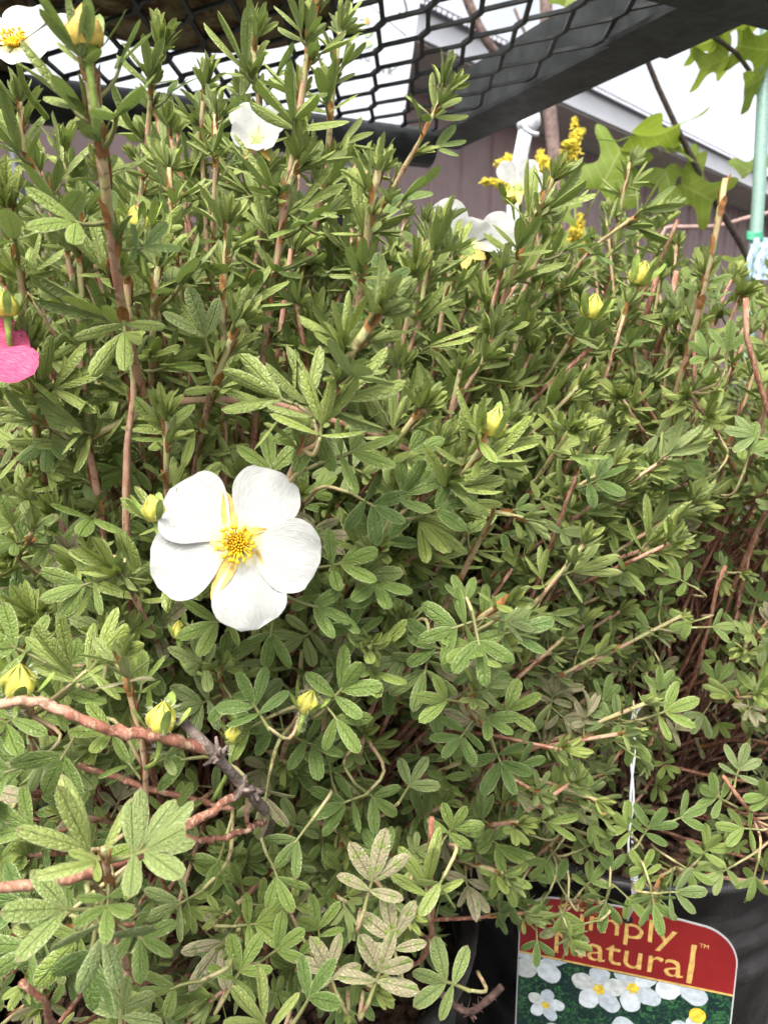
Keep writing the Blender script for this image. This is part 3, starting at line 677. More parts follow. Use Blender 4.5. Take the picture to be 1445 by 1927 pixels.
def bud(sh, px, py, d, ang=90, size=.0062, dry=False, toward=.25, ped=.012):
    root = OBJ[sh]; a = R(ang)
    ax = nrm(RGT * math.cos(a) + UPV * math.sin(a) - FWD * toward); c = P(px, py, d)
    B = basis(ax, -FWD + RGT * .2); s = size * .9
    def W(v): return np.asarray(v) @ B.T + c
    m = MB(); n = 10; prof = [(.10, -.62), (.30, -.5), (.42, -.2), (.38, .1), (.20, .34), (.03, .55)]
    V = [(r_ * s * math.cos(6.2832 * j / n), r_ * s * math.sin(6.2832 * j / n), z * s) for r_, z in prof for j in range(n)]
    m.add(W(V), [(i * n + j, i * n + (j + 1) % n, (i + 1) * n + (j + 1) % n, (i + 1) * n + j) for i in range(5) for j in range(n)] + [tuple(5 * n + j for j in range(n))])
    pb = c - ax * (s * .55); m.tube(catmull([near_twig(sh, pb - ax * ped, .0), pb - ax * ped * .5, pb], 8), np.r_[np.full(5, .0005), .0006, .0007, .0009], 6)
    b = m.build('flower_bud', [M_bract], root)
    for k in range(5):
        q = MB(); V = []; nu, nv = 6, 4; th0 = 2 * math.pi * k / 5
        for i in range(nu + 1):
            t = i / nu; r_ = np.interp(t, [0, .25, .5, .75, 1], [.34, .50, .46, .27, .02]); z = -.5 + 1.15 * t
            hw = np.interp(t, [0, .3, .6, 1], [.72, .72, .62, .25])
            for j in range(nv + 1):
                v = -1 + 2 * j / nv; th = th0 + v * hw
                rr = r_ * (.94 + .26 * (1 - abs(v)) ** 1.3 + .02 * (k % 2) + random.uniform(-.02, .02)); V.append((rr * s * math.cos(th), rr * s * math.sin(th), z * s))
        q.add(W(V), [(i * (nv + 1) + j, i * (nv + 1) + j + 1, (i + 1) * (nv + 1) + j + 1, (i + 1) * (nv + 1) + j) for i in range(nu) for j in range(nv)])
        q.build('sepal', [M_sepal if dry else M_bud], b)
        v, f, a_ = leaflet(s * random.uniform(1.05, 1.5), s * .40, .3, -.3, .1, .3)
        v = roty(v, -R(random.uniform(38, 68))); v[:, 0] += .44 * s; v = rotz(v, th0 + .63); v[:, 2] -= .48 * s
        q = MB(); q.add(W(v), f, a_); q.build('bract', [M_bract], b)
    h = MB(); r_ = random.Random(px)
    for i in range(150):
        th = r_.uniform(0, 6.28); z = r_.uniform(-1.6, .5); rr = (np.interp(z, [-1.6, -.62, -.4, .1, .5], [.14, .16, .42, .52, .36])) * s
        p0 = np.array([rr * math.cos(th), rr * math.sin(th), z * s]); dv = nrm([math.cos(th), math.sin(th), r_.uniform(-.3, .6)]) * s * r_.uniform(.15, .38)
        sd = np.array([-math.sin(th), math.cos(th), 0]) * .00006
        h.add(W([p0 - sd, p0 + sd, p0 + dv]), [(0, 1, 2)])
    h.build('hairs', [M_hair], b)['kind'] = 'stuff'
    return b

CF = P(447, 1023, .1495)
flower(LEFT, CF, -FWD + np.array([.06, 0, .12]), UPV, .0168,
       [(199, 1.04, 1.10, .06, 5), (141, 1.0, 1.14, .06, 7), (59, .97, 1.06, .05, -4), (-13, .97, 1.10, .07, 6), (-77, 1.0, 1.08, .05, -5)],
       [(104, .60), (246, .66), (22, .36), (-42, .36), (170, .30)], [P(455, 1060, .158), P(470, 1120, .172)])
flower(LEFT, P(28, 84, .165), -FWD * .9 + UPV * .55, UPV, .0135, [(150, 1, 1, .2, 0), (82, .95, 1.0, .25, 0), (20, 1.05, .95, .2, 8), (-55, .8, .9, .2, 0), (-130, .8, 1, .2, 0)], [(50, .4)], [P(42, 150, .17)])
flower(LEFT, P(484, 262, .205), -FWD * .95 + UPV * .15, UPV, .0100, [(118, 1, 1.05, .35, 6), (48, 1, 1.0, .3, 0), (185, .6, .9, .5, 0), (-20, .6, .9, .5, 0), (-90, .35, .8, .3, 0)], [(80, .5), (-60, .7), (-120, .7)], [P(485, 310, .235)], stamens=False)
flower(LEFT, P(880, 468, .245), -FWD * .95 + UPV * .1, UPV, .0168, [(120, 1.05, .85, .25, 5), (24, 1.0, 1.05, .25, 0), (72, .5, .8, .3, 0)], [(-100, .4), (-30, .35), (80, .5)], [P(890, 520, .262)], stamens=False)
flower(RIGHT, P(976, 352, .325), -FWD * .95 + UPV * .1, UPV, .0125, [(130, 1, .9, .3, 0), (62, 1, .9, .3, 0), (10, .9, .9, .3, 0)], [(-90, .6), (-40, .5), (-140, .5)], [P(980, 430, .345)], stamens=False)
flower(RIGHT, P(955, 482, .29), -FWD * .4 + UPV, UPV, .011, [(160, 1, 1, .2, 0), (88, 1, 1, .2, 0), (16, 1, 1, .2, 0), (-56, 1, 1, .2, 0), (232, 1, 1, .2, 0)], [], [P(955, 540, .29)])
for a in [(LEFT, 160, 52, .117, 92, .0058, True), (LEFT, 258, 415, .163, 95, .0056), (LEFT, 290, 957, .150, 100, .0050), (LEFT, 36, 1283, .148, 80, .0066), (LEFT, 305, 1350, .145, 80, .0058),
          (LEFT, 441, 1380, .165, 80, .0038), (LEFT, 581, 1320, .165, 70, .0050), (LEFT, 929, 795, .160, 75, .0058), (RIGHT, 1115, 578, .243, 80, .0076), (RIGHT, 1205, 515, .27, 70, .0082),
          (LEFT, 880, 500, .26, 90, .0080), (LEFT, 12, 572, .15, 90, .0048), (RIGHT, 962, 366, .34, 100, .0078), (RIGHT, 1072, 362, .34, 75, .0076), (LEFT, 338, 1045 - 1000 + 1140, .17, 90, .004)]:
    bud(*a)

# grey weathered stub with the cut end in the left shrub
m = MB(); m.tube(catmull([P(338, 1352, .147), P(372, 1388, .149), P(412, 1428, .152), (P(455, 1478, .157)), P(490, 1515, .165), P(505, 1560, .20), LEFT.base], 26), np.r_[np.linspace(.0010, .0013, 14), np.linspace(.0013, .003, 12)], 8, bump=.16)
for c0 in [(412, 1424, .151), (455, 1488, .156), (478, 1492, .159)]:
    for i in range(9):
        p = P(*c0); m.tube([p, p + rng.normal(0, 1, 3) * .0013], [.0008, .0003], 5)
m.build('dead_stub', [M_wood], OBJ[LEFT])
m = MB(); m.tube(catmull([P(800, 1830, .235), P(840, 1880, .232), P(885, 1905, .23), P(915, 1885, .228), P(945, 1858, .227)], 16), .0011, 7, bump=.2)
for i in range(70):
    t = random.random(); p = catmull([P(840, 1880, .232), P(885, 1905, .23), P(915, 1885, .228), P(945, 1858, .227)], 20)[int(t * 19)]
    m.tube([p, p + rng.normal(0, 1, 3) * .0011], [.0003, .00006], 3)
for i in range(10): p = P(885, 1907, .23); m.tube([p, p + rng.normal(0, 1, 3) * .002], [.0007, .0003], 4)
m.build('dead_twig', [simple('dead_twig_brown', (.10, .06, .05), .85, .2, .5, 400, .6, 900, .0006)], OBJ[LEFT])

# ------------------------------------------------------------------ pink flower that reaches in from the left
pb = P(-60, 700, .15)
pk = thing('pink_flower_stem', P(-110, 1100, .17), 'hot pink flower on its own stem reaching in beside the leafy shrub', 'flower')
m = MB(); m.tube(catmull([P(-110, 1100, .17), P(-90, 900, .16), P(-62, 720, .151), P(-50, 655, .149)], 12), .0011, 7, .3, .9); m.build('stem', [M_stem], pk, attr='st')
flower(LEFT, P(-52, 650, .148), -FWD * .55 + RGT * .55 + UPV * .35, UPV, .0115, [(20, .9, .9, .3, 0), (-40, 1.0, 1.1, .5, 10), (85, .9, .9, .3, 0), (150, .9, 1, .3, 0), (222, 1, 1, .3, 0)], [(55, .5)], None, M_pink, root=pk)

# ------------------------------------------------------------------ pots
def pot(c, lab, H=.18, r=.095, soil=True):
    o = thing('nursery_pot', (c[0], c[1], 0), lab, 'pot', 'black nursery pots')
    m = MB(); rb = r * .80
    m.lathe([(0, .004), (rb - .006, .004), (rb, 0.0), (rb + .001, .006), (r - .0085, H - .062), (r - .0062, H - .060), (r - .0058, H - .054), (r - .0078, H - .052), (r - .0075, H - .044), (r - .0052, H - .042), (r - .0048, H - .036), (r - .0068, H - .034), (r - .006, H - .03), (r - .0045, H - .026), (r - .0065, H - .018)], (c[0], c[1], 0), 72, cap0=False)
    m.build('pot_wall', [M_pot], o)
    q = MB(); q.lathe([(r - .0065, H - .019), (r - .002, H - .0155), (r - .001, H - .004), (r + .0028, H - .0022), (r + .003, H + .0008), (r + .0005, H + .0018), (r - .0035, H), (r - .005, H - .02), (r - .010, H - .05)], (c[0], c[1], 0), 72)
    q.build('pot_rim', [M_pot], o)
    if soil:
        V = []; F = []; n = 40; k = 14; r_ = np.random.default_rng(3)
        for i in range(k + 1):
            for j in range(n):
                rr = (r - .0052) * i / k; an = 6.2832 * j / n
                V.append((c[0] + rr * math.cos(an), c[1] + rr * math.sin(an), H - .02 + r_.uniform(-.003, .003) - .004 * (i / k) ** 2))
        F = [(i * n + j, (i + 1) * n + j, (i + 1) * n + (j + 1) % n, i * n + (j + 1) % n) for i in range(k) for j in range(n)]
        s = MB(); s.add(V, F); s.build('soil', [M_soil], o, smooth=False)
        b = MB(); 
        for i in range(420):
            an = random.uniform(0, 6.28); rr = (r - .012) * math.sqrt(random.random())
            Mq = np.array(Matrix.Rotation(random.uniform(0, 6), 3, 'Z') @ Matrix.Rotation(random.uniform(-.8, .8), 3, 'X'))
            b.box((c[0] + rr * math.cos(an), c[1] + rr * math.sin(an), H - .019 + random.uniform(-.002, .004)), (random.uniform(.003, .011), random.uniform(.0015, .004), random.uniform(.001, .003)), Mq)
        b.build('bark_mulch', [M_bark], o, smooth=False)['kind'] = 'stuff'
    return o
pot((-.06, .275), 'black plastic pot holding the shrub with the wide open white flower')
pot((.128, .378), 'black plastic pot with the red plant tag hanging on its rim')
pot((-.21, .50), 'black plastic pot of the shrub standing under the mesh bench behind')
pot((.35, .52), 'black plastic pot of the shrub behind the twiggy one with the tag')
pot((.0, .575), 'black plastic pot of the shrub beside the bench corner')

# ------------------------------------------------------------------ plant tag with cord
TC = np.array([.098, .2715, .15]); yaw = R(-16.0)
TX = np.array([math.cos(yaw), math.sin(yaw), 0]); TZ = np.array([0, 0, 1.0]); TN = np.cross(TX, TZ)   # TN faces the camera
def T3(x, y, off=0.0): return TC + TX * x + TZ * y + TN * off
tw, ttop, tbot = .0425, .0285, -.075
tg = thing('plant_tag', T3(0, tbot), 'hanging plant tag with red lettered header and white flower picture', 'tag')
def outline(top, bot, w, rad, arch):
    pts = [(-w, bot), (w, bot)]
    for i in range(11):
        a = math.pi / 2 * i / 10; pts.append((w - rad + rad * math.cos(a), top - rad + rad * math.sin(a) * 1.0))
    for i in range(1, 8): x = (w - rad) * (1 - 2 * i / 8); pts.append((x, top + arch * (1 - (x / (w - rad)) ** 2)))
    for i in range(11):
        a = math.pi / 2 + math.pi / 2 * i / 10; pts.append((-w + rad + rad * math.cos(a), top - rad + rad * math.sin(a)))
    return pts
def slab(mb, pts, o0, o1):
    n = len(pts); V = [T3(x, y, o0) for x, y in pts] + [T3(x, y, o1) for x, y in pts]
    mb.add(V, [tuple(range(n, 2 * n)), tuple(range(n))[::-1]] + [(i, (i + 1) % n, n + (i + 1) % n, n + i) for i in range(n)])
M_card = simple('white_card', (.5, .5, .5), .4, .4, .05)
k = NT('tag_red_print'); M_red = k.fin(k.mix(k.ramp(k.noise(k.obj(), 60), .3, .7), (.21, .010, .012), (.26, .015, .014)), .32, .5)
M_gold = simple('tag_gold_print', (.66, .43, .13), .4, .4, .22, 500)
k = NT('tag_foliage_print'); o_ = k.obj()
vo = k.n('ShaderNodeTexVoronoi', feature='SMOOTH_F1'); vo.inputs['Scale'].default_value = 260; vo.inputs['Smoothness'].default_value = .2
wv = k.n('ShaderNodeMix', data_type='RGBA'); wn_ = k.n('ShaderNodeTexNoise'); wn_.inputs['Scale'].default_value = 170; wn_.inputs['Detail'].default_value = 3; k.l(o_, wn_.inputs['Vector'])
wv.inputs[0].default_value = .03; k.l(o_, wv.inputs[6]); k.l(wn_.outputs['Color'], wv.inputs[7]); k.l(wv.outputs[2], vo.inputs['Vector'])
c_ = k.mix(k.ramp(vo.outputs['Distance'], .15, .6), (.040, .145, .050), (.004, .022, .018)); c_ = k.mix(k.ramp(k.noise(o_, 110, 4, .7), .48, .60), c_, (.005, .022, .022))
c_ = k.mix(k.ramp(k.noise(wv.outputs[2], 500, 3, .7), .58, .70, 0, .7), c_, (.15, .30, .13)); M_print = k.fin(c_, .3, .5)
M_pw = simple('tag_white_print', (.60, .65, .68), .32, .5, .16, 330); M_pw2 = simple('tag_pale_blue_print', (.47, .53, .57), .32, .5, .15, 400); M_pw3 = simple('tag_cream_print', (.54, .57, .55), .32, .5, .18, 400); M_py = simple('tag_yellow_print', (.72, .52, .05), .35, .5, .3, 600)
m = MB(); slab(m, outline(ttop, tbot, tw, .015, .0016), -.0006, 0); m.build('card', [M_card], tg, smooth=False)
m = MB(); hd = [p for p in outline(ttop - .0005, 0.0, tw - .0005, .0147, .0016)]; slab(m, hd, .00005, .00012); m.build('red_header', [M_red], tg, smooth=False)
m = MB(); slab(m, [(-tw + .0005, -.0008), (tw - .0005, -.0008), (tw - .0005, .0), (-tw + .0005, .0)], .00014, .0002); m.build('gold_line', [M_gold], tg, smooth=False)
m = MB(); slab(m, [(-tw + .0005, tbot + .0005), (tw - .0005, tbot + .0005), (tw - .0005, -.0008), (-tw + .0005, -.0008)], .00005, .00012); m.build('picture', [M_print], tg, smooth=False)
m = MB(); slab(m, [(.0005 + .0021 * math.cos(a), ttop - .0035 + .0021 * math.sin(a)) for a in np.linspace(0, 6.2832, 17)[:-1]], .00014, .0002); m.build('punched_hole', [simple('hole_dark', (.01, .01, .01), .8)], tg, smooth=False)
def text(body, x, y, size, mat, name, sx=1.0, off=.00016, rough=True):
    cu = bpy.data.curves.new('t', 'FONT'); cu.body = body; cu.size = size; cu.resolution_u = 6
    ob = bpy.data.objects.new('t', cu); COL.objects.link(ob)
    bpy.context.view_layer.update()
    me = bpy.data.meshes.new_from_object(ob.evaluated_get(bpy.context.evaluated_depsgraph_get()))
    bpy.data.objects.remove(ob); n = len(me.vertices); co = np.empty(n * 3); me.vertices.foreach_get('co', co); co = co.reshape(-1, 3)
    if rough: co[:, 0] += np.sin(co[:, 1] / size * 31) * size * .010; co[:, 1] += np.sin(co[:, 0] / size * 23) * size * .008
    W = np.array([T3(x + c[0] * sx, y + c[1], off) for c in co]) - np.array(WM[tg].translation)
    me.vertices.foreach_set('co', W.ravel()); me.materials.clear(); me.materials.append(mat); me.name = name; me.update()
    return link(name, me, tg, WM[tg])
text('Simply', -.0275, .0165, .0150, M_gold, 'lettering', 1.2)
text('Natura', -.0290, .0026, .0172, M_gold, 'lettering', 1.06)
m = MB(); slab(m, [(.0245, .0012), (.0264, .0011), (.0270, .0100), (.0268, .0150), (.0272, .0192), (.0252, .0190), (.0250, .0120), (.0246, .0060)], .00014, .00022); m.build('lettering', [M_gold], tg, smooth=False)
text('TM', .0280, .0185, .0026, M_gold, 'lettering', 1.0, rough=False)
def printed(cx, cy, r, rot, yc=True, n=5, off=.00016):
    pm = MB(); 
    for i in range(n):
        a0 = R(rot + i * 72); pts = []
        for t in np.linspace(0, 6.2832, 17)[:-1]:
            x = r * (.56 + .44 * math.cos(t)) ; y = r * .35 * math.sin(t) * (1 + .08 * math.sin(5 * t + i)); 
            px_, py_ = cx + x * math.cos(a0) - y * math.sin(a0), cy + x * math.sin(a0) + y * math.cos(a0)
            pts.append((min(max(px_, -tw + .0006), tw - .0006), min(max(py_, tbot + .001), -.0009)))
        f0 = len(pm.m); slab(pm, pts, off + i * .00004, off + i * .00004 + .00003); pm.m[f0:] = [i % 3] * (len(pm.m) - f0)
    f = pm.build('printed_flower', [M_pw, M_pw2, M_pw3], tg, smooth=False)
    if yc:
        q = MB(); slab(q, [(cx + r * .2 * (1 + .25 * math.sin(6 * t)) * math.cos(t), cy + r * .2 * (1 + .25 * math.sin(6 * t)) * math.sin(t)) for t in np.linspace(0, 6.2832, 25)[:-1]], off + .0003, off + .00034); q.build('printed_center', [M_py], f, smooth=False)
printed(-.0085, -.0105, .0118, 20); printed(.0045, -.0062, .0118, 50, off=.00045); printed(-.034, -.001, .0135, 90, yc=False); printed(.023, .0035, .014, 18, yc=False)
printed(.029, -.022, .009, 90); printed(-.030, -.024, .008, 10); printed(.004, -.034, .013, 33); printed(-.022, -.043, .012, 50); printed(.026, -.046, .011, 5)
m = MB(); slab(m, [(.0297 + .0032 * math.cos(t), -.0125 + .0035 * math.sin(t)) for t in np.linspace(0, 6.2832, 19)[:-1]], .0008, .00084); m.build('printed_bud', [M_py], tg, smooth=False)
cord = MB()
hole = T3(.0005, ttop - .0035, .0008)
for s in (-1, 1):
    cord.tube(catmull([hole, P(1192 + 3 * s, 1665, .285), P(1186 + 4 * s, 1590, .288), P(1189 - 3 * s, 1500, .292), P(1190 + 4 * s, 1420, .297), P(1193 + 3 * s, 1345, .305), P(1205 + 6 * s, 1325, .312)], 30), .00045, 6)
for k_ in range(3): cord.tube(catmull([P(1186, 1650 + 5 * k_, .2845), P(1195, 1653 + 5 * k_, .2838), P(1200, 1649 + 5 * k_, .2850)], 6), .0004, 5)
tag(cord.build('tag_cord', [M_cord], None, origin=hole), 'twisted white cord holding the red plant tag to a twig', 'cord')

# ------------------------------------------------------------------ mesh bench above the shrubs
BZ = .60; a25 = R(25); SA = np.array([math.sin(a25), -math.cos(a25), 0]); SB = np.array([-math.cos(a25), -math.sin(a25), 0]); BC = np.array([.053, .768, BZ])
def BP(s, t, z=0.0): return BC + SA * s + SB * t + np.array([0, 0, z])
BR = np.stack([SA, SB, [0, 0, 1]], 1)
bench = thing('mesh_bench', (BC[0], BC[1], 0), 'dark green steel bench with expanded metal mesh top above the shrubs', 'bench')
LWD, SWD = .0757, .0314; SL, TL = .34, 1.10
m = MB()
for j in range(1, int(TL / (SWD / 2)) + 1):
    pts = []
    for k_ in range(int(SL / (LWD / 2)) + 1):
        sg = 1 if (k_ + j) % 2 == 0 else -1; s0 = k_ * LWD / 2; tt = j * SWD / 2 + sg * (SWD / 4 - .0008)
        for ds in (-.0055, .0055): pts.append(BP(max(-.002, s0 + ds), tt, sg * .0008))
    p = np.array(pts); n = len(p); side = SB * .00165; upw = np.array([0, 0, .0011])
    V = np.concatenate([p - side - upw, p + side - upw, p + side + upw, p - side + upw])
    m.add(V, [(q * n + i, q * n + i + 1, ((q + 1) % 4) * n + i + 1, ((q + 1) % 4) * n + i) for i in range(n - 1) for q in range(4)])
m.build('mesh_deck', [M_bench], bench, smooth=False)
m = MB(); w = .043
m.box(BP(SL / 2, -w / 2 + .004, -.003), (SL + .075, w, .004), BR); m.box(BP(SL / 2, -w + .006, .030), (SL + .075, .004, .062), BR)
m.box(BP(.24 + .08, -w / 2 + .010, -.0068), (.16, w + .010, .0034), BR)
m.build('side_rail', [M_bench], bench, smooth=False)
m = MB(); m.tube([BP(-.020, .002, -.012), BP(-.020, TL, -.012)], .017, 20); m.build('end_rail', [M_bench], bench)
m = MB(); m.box(BP(SL + .02, TL / 2 - .01, -.012), (.045, TL + .07, .03), BR); m.build('end_rail', [M_bench], bench, smooth=False)
m = MB(); m.box(BP(SL / 2, TL + .02, -.005), (SL, .045, .03), BR); m.build('side_rail', [M_bench], bench, smooth=False)
for s, t in ((-.022, .10), (-.018, TL - .01), (SL + .01, TL)):
    m = MB(); q = BP(s, t); m.box((q[0], q[1], BZ / 2 - .02), (.03, .03, BZ - .04), BR); m.build('leg', [M_bench], bench, smooth=False)
k = NT('tan_pot_base'); o_ = k.obj(); M_tan = k.fin(k.mix(k.ramp(k.noise(o_, 28, 5, .7), .42, .6), (.36, .28, .18), (.13, .07, .05)), .8, .2)
for c_, lab in (((-.115, .50), 'round tan clay pot on the mesh bench, the one nearer the side beam'), ((-.325, .555), 'round tan clay pot on the mesh bench, the one farther from the side beam')):
    o = thing('clay_pot', (c_[0], c_[1], BZ + .002), lab, 'pot')
    m = MB(); m.lathe([(.0, .006), (.02, .006), (.024, .001), (.09, .001), (.098, .004), (.118, .20), (.126, .20), (.126, .225), (.116, .225), (.112, .19), (0, .185)], (c_[0], c_[1], BZ + .002), 56); m.build('pot_body', [M_tan], o)

# white sign board beyond the bench
SBD = 1.9
org = P(775, 110, SBD); tl = R(-8.5); SX = np.array([math.cos(tl), 0, math.sin(tl)]) * 1.0; SY = np.array([-math.sin(tl), 0, math.cos(tl)])
sg = thing('sign_board', org - SX * .5 - SY * .55, 'white printed sign board standing beyond the mesh bench', 'sign')
SN = np.cross(SX, SY)
def S3(x, y, off=0): return org + SX * x + SY * y + SN * off
def spoly(pts, mat, name, o0=.001, o1=.002):
    mb = MB(); n = len(pts); mb.add([S3(x, y, o0) for x, y in pts] + [S3(x, y, o1) for x, y in pts], [tuple(range(n, 2 * n)), tuple(range(n))[::-1]] + [(i, (i + 1) % n, n + (i + 1) % n, n + i) for i in range(n)])
    return mb.build(name, [mat], sg, smooth=False)
M_signw = simple('sign_white', (.52, .55, .60), .5, .4, .05, 4)
spoly([(-1.15, -.20), (0, -.20), (0, .75), (-1.15, .75)], M_signw, 'panel', -.012, 0)
for x_ in (-1.0, -.15):
    mb = MB(); q0 = S3(x_, -.15, -.02); mb.tube([q0, (q0[0], q0[1], 0)], .018, 8); mb.build('post', [M_bench], sg)
kx = SBD / FPX
def spx(px, py): 
    q = P(px, py, SBD) - org; return (q @ SX, q @ SY)
def blob(px, py, rx, ry, rot, mat, name):
    cx, cy_ = spx(px, py); spoly([(cx + kx * (rx * math.cos(t) * math.cos(rot) - ry * math.sin(t) * math.sin(rot)), cy_ + kx * (rx * math.cos(t) * math.sin(rot) + ry * math.sin(t) * math.cos(rot))) for t in np.linspace(0, 6.2832, 17)[:-1]], mat, name)
M_so = simple('sign_orange', (.75, .36, .08), .5); M_sg = simple('sign_green', (.42, .58, .30), .5); M_sd = simple('sign_ink', (.10, .11, .13), .5); M_sgl = simple('sign_pale_mark', (.58, .68, .62), .5)
blob(691, 44, 5, 6, 0, M_so, 'printed_dot'); blob(680, 38, 4, 4, 0, M_signw, 'printed_dot')
for q in ((668, 66, 10, 6, .5), (694, 64, 10, 6, .9), (690, 84, 11, 6, .4), (708, 84, 9, 5, 1.0), (742, 122, 9, 4, .9)): blob(*q, M_sg if q[0] < 700 else M_sgl, 'printed_leaf')
def stext(body, px, py, size):
    cu = bpy.data.curves.new('t', 'FONT'); cu.body = body; cu.size = size; ob = bpy.data.objects.new('t', cu); COL.objects.link(ob); bpy.context.view_layer.update()
    me = bpy.data.meshes.new_from_object(ob.evaluated_get(bpy.context.evaluated_depsgraph_get())); bpy.data.objects.remove(ob)
    x0, y0 = spx(px, py); b = np.array(WM[sg].translation)
    for v in me.vertices: v.co = Vector(S3(x0 + v.co.x, y0 + v.co.y, .0012) - b)
    me.materials.clear(); me.materials.append(M_sd); link('lettering', me, sg, WM[sg])
stext('N G', 669, 111, .020); stext('H R', 711, 135, .022)
m = MB(); m.tube(catmull([S3(*spx(x, y), .004) for x, y in ((757, 0), (762, 14), (764, 28), (757, 35), (750, 30))], 14), .0022, 6); m.build('printed_curl', [M_sd], sg)
m = MB(); m.tube([S3(*spx(690, 18), .02), S3(*spx(764, 76), .02)], .0012, 5); m.build('wire', [M_sd], sg)

# ------------------------------------------------------------------ building
BE = np.array([math.sin(R(43)), math.cos(R(43)), 0]); BN = np.array([BE[1], -BE[0], 0])
EH = 2.4; E0 = np.array([.779 * EH, 3.226 * EH, CAMZ + EH])
def E3(s, out, z): return E0 + BE * s + BN * out + np.array([0, 0, z])
BRr = np.stack([BE, BN, [0, 0, 1]], 1)
S0, S1 = -7.0, 26.0
bl = thing('shed_building', (*E3(9, -.7, 0)[:2], 0), 'low building with mauve ribbed metal siding and white eave', 'building')
M_side = simple('mauve_siding', (.30, .215, .21), .5, .35, .10, 3, .1, 20, .004); M_fas = simple('white_fascia', (.74, .75, .78), .5, .35, .05, 3); M_sof = simple('grey_soffit', (.40, .37, .345), .6, .3, .08, 4)
M_drip = simple('dark_drip_edge', (.13, .13, .15), .5); M_bead = simple('white_bead', (.85, .85, .95), .4)
pw = .46; WT = -.30; me_p = None; i = 0; s = S0
def panel_mesh():
    mb = MB(); prof = [(0, 0), (.17, 0), (.185, .012), (.215, .012), (.23, 0), (pw - .06, 0), (pw - .045, .03), (pw - .015, .03), (pw, 0)]
    V = [(x, y, z) for z in (-(E0[2] + WT), 0) for x, y in prof] ; n = len(prof)
    mb.add(V, [(j, j + 1, n + j + 1, n + j) for j in range(n - 1)]); return mb.mesh('siding_panel', [M_side], False)
me_p = panel_mesh()
while s < S1:
    Mx = Matrix.Identity(4); q = E3(s, -.62, WT)
    for r_ in range(3):
        Mx[r_][0] = BRr[r_, 0]; Mx[r_][1] = BRr[r_, 1]; Mx[r_][2] = BRr[r_, 2]; Mx[r_][3] = q[r_]
    link('siding_panel', me_p, bl, Mx); s += pw
L = S1 - S0; mid = (S0 + S1) / 2
m = MB(); m.box(E3(mid, -.02, -.135), (L, .03, .19), BRr); m.build('fascia', [M_fas], bl, smooth=False)
s = S0
while s < S1:
    m = MB(); m.box(E3(s + .6, -.34, -.245), (1.194, .62, .012), BRr); m.build('soffit_panel', [M_sof], bl, smooth=False); s += 1.2
m = MB(); m.box(E3(mid, .025, -.012), (L, .05, .022), BRr); m.build('drip_edge', [M_drip], bl, smooth=False)
m = MB(); s = S0
while s < 16: m.box(E3(s, .052, -.030), (.035, .012, .026), BRr); s += .062
m.build('gutter_beads', [M_bead], bl, smooth=False)['kind'] = 'stuff'
m = MB(); q = [E3(S0, .03, .0), E3(S1, .03, 0), E3(S1, -4.5, 1.0), E3(S0, -4.5, 1.0)]; m.add(q + [p - np.array([0, 0, .05]) for p in q], [(0, 1, 2, 3), (7, 6, 5, 4), (0, 4, 5, 1), (1, 5, 6, 2), (2, 6, 7, 3), (3, 7, 4, 0)]); m.build('roof', [M_drip], bl, smooth=False)

# ------------------------------------------------------------------ young tree with lobed leaves, and other things behind
k = NT('lobed_leaf'); o_ = k.obj(); oi = k.n('ShaderNodeObjectInfo')
c_ = k.mix(oi.outputs['Random'], (.17, .25, .03), (.25, .32, .05)); c_ = k.mix(k.ramp(k.noise(o_, 40), .4, .6, 0, .3), c_, (.20, .30, .05))
c_ = k.mix(k.math('MULTIPLY', k.n('ShaderNodeNewGeometry').outputs['Backfacing'], .6), c_, (.38, .42, .25)); k.bump(k.noise(o_, 200), .2, .001)
lu = k.n('ShaderNodeAttribute', attribute_name='luv'); sx = k.n('ShaderNodeSeparateXYZ'); k.l(lu.outputs['Vector'], sx.inputs[0])
vl = k.math('ABSOLUTE', k.math('SUBTRACT', k.math('FRACT', k.math('MULTIPLY', k.math('SUBTRACT', sx.outputs[0], k.math('MULTIPLY', sx.outputs[1], .75)), 6.5)), .5))
vm = k.math('MAXIMUM', k.ramp(vl, .07, .0), k.ramp(sx.outputs[1], .02, .006)); c_ = k.mix(k.math('MULTIPLY', vm, .6), c_, (.42, .46, .16))
M_lob = k.fin(c_, .5, .35, .42, k.mix(.5, c_, (.35, .45, .04)))
M_twig = simple('dark_twig', (.075, .055, .045), .7, .3, .4, 200, .4, 500, .001); M_trunk = simple('young_bark', (.16, .11, .095), .75, .3, .35, 90, .5, 250, .002)
half = [(0, 0), (.10, -.06), (.26, -.10), (.44, -.05), (.56, .08), (.46, .14), (.30, .20), (.21, .29), (.21, .38), (.29, .50), (.42, .62), (.44, .74), (.32, .74), (.16, .66), (0, .60)]
def lobed(cup, fold):
    mb = MB(); h = catmull(np.c_[np.array(half), np.zeros(len(half))], 44)[:, :2]; n = len(h); yy = np.linspace(0, .60, n); V = []; k_ = 4
    for sg_ in (1, -1):
        V = []; AA = []
        for i in range(n):
            for j in range(k_ + 1):
                t = j / k_; x = h[i, 0] * t; y = yy[i] * (1 - t) + h[i, 1] * t
                V.append((y, sg_ * x, fold * x - cup * (x * x + (y - .3) ** 2) + .02 * math.sin(9 * x + 7 * y))); AA.append((y, x, 0))
        F = [(i * (k_ + 1) + j, i * (k_ + 1) + j + 1, (i + 1) * (k_ + 1) + j + 1, (i + 1) * (k_ + 1) + j) for i in range(n - 1) for j in range(k_)]
        if sg_ > 0: F = [f[::-1] for f in F]
        mb.add(V, F, AA)
    mb.tube([(-.45, 0, -.06), (-.2, 0, .01), (0.02, 0, -.03)], .009, 5)
    return mb.mesh('lobed_leaf', [M_lob], attr='luv')
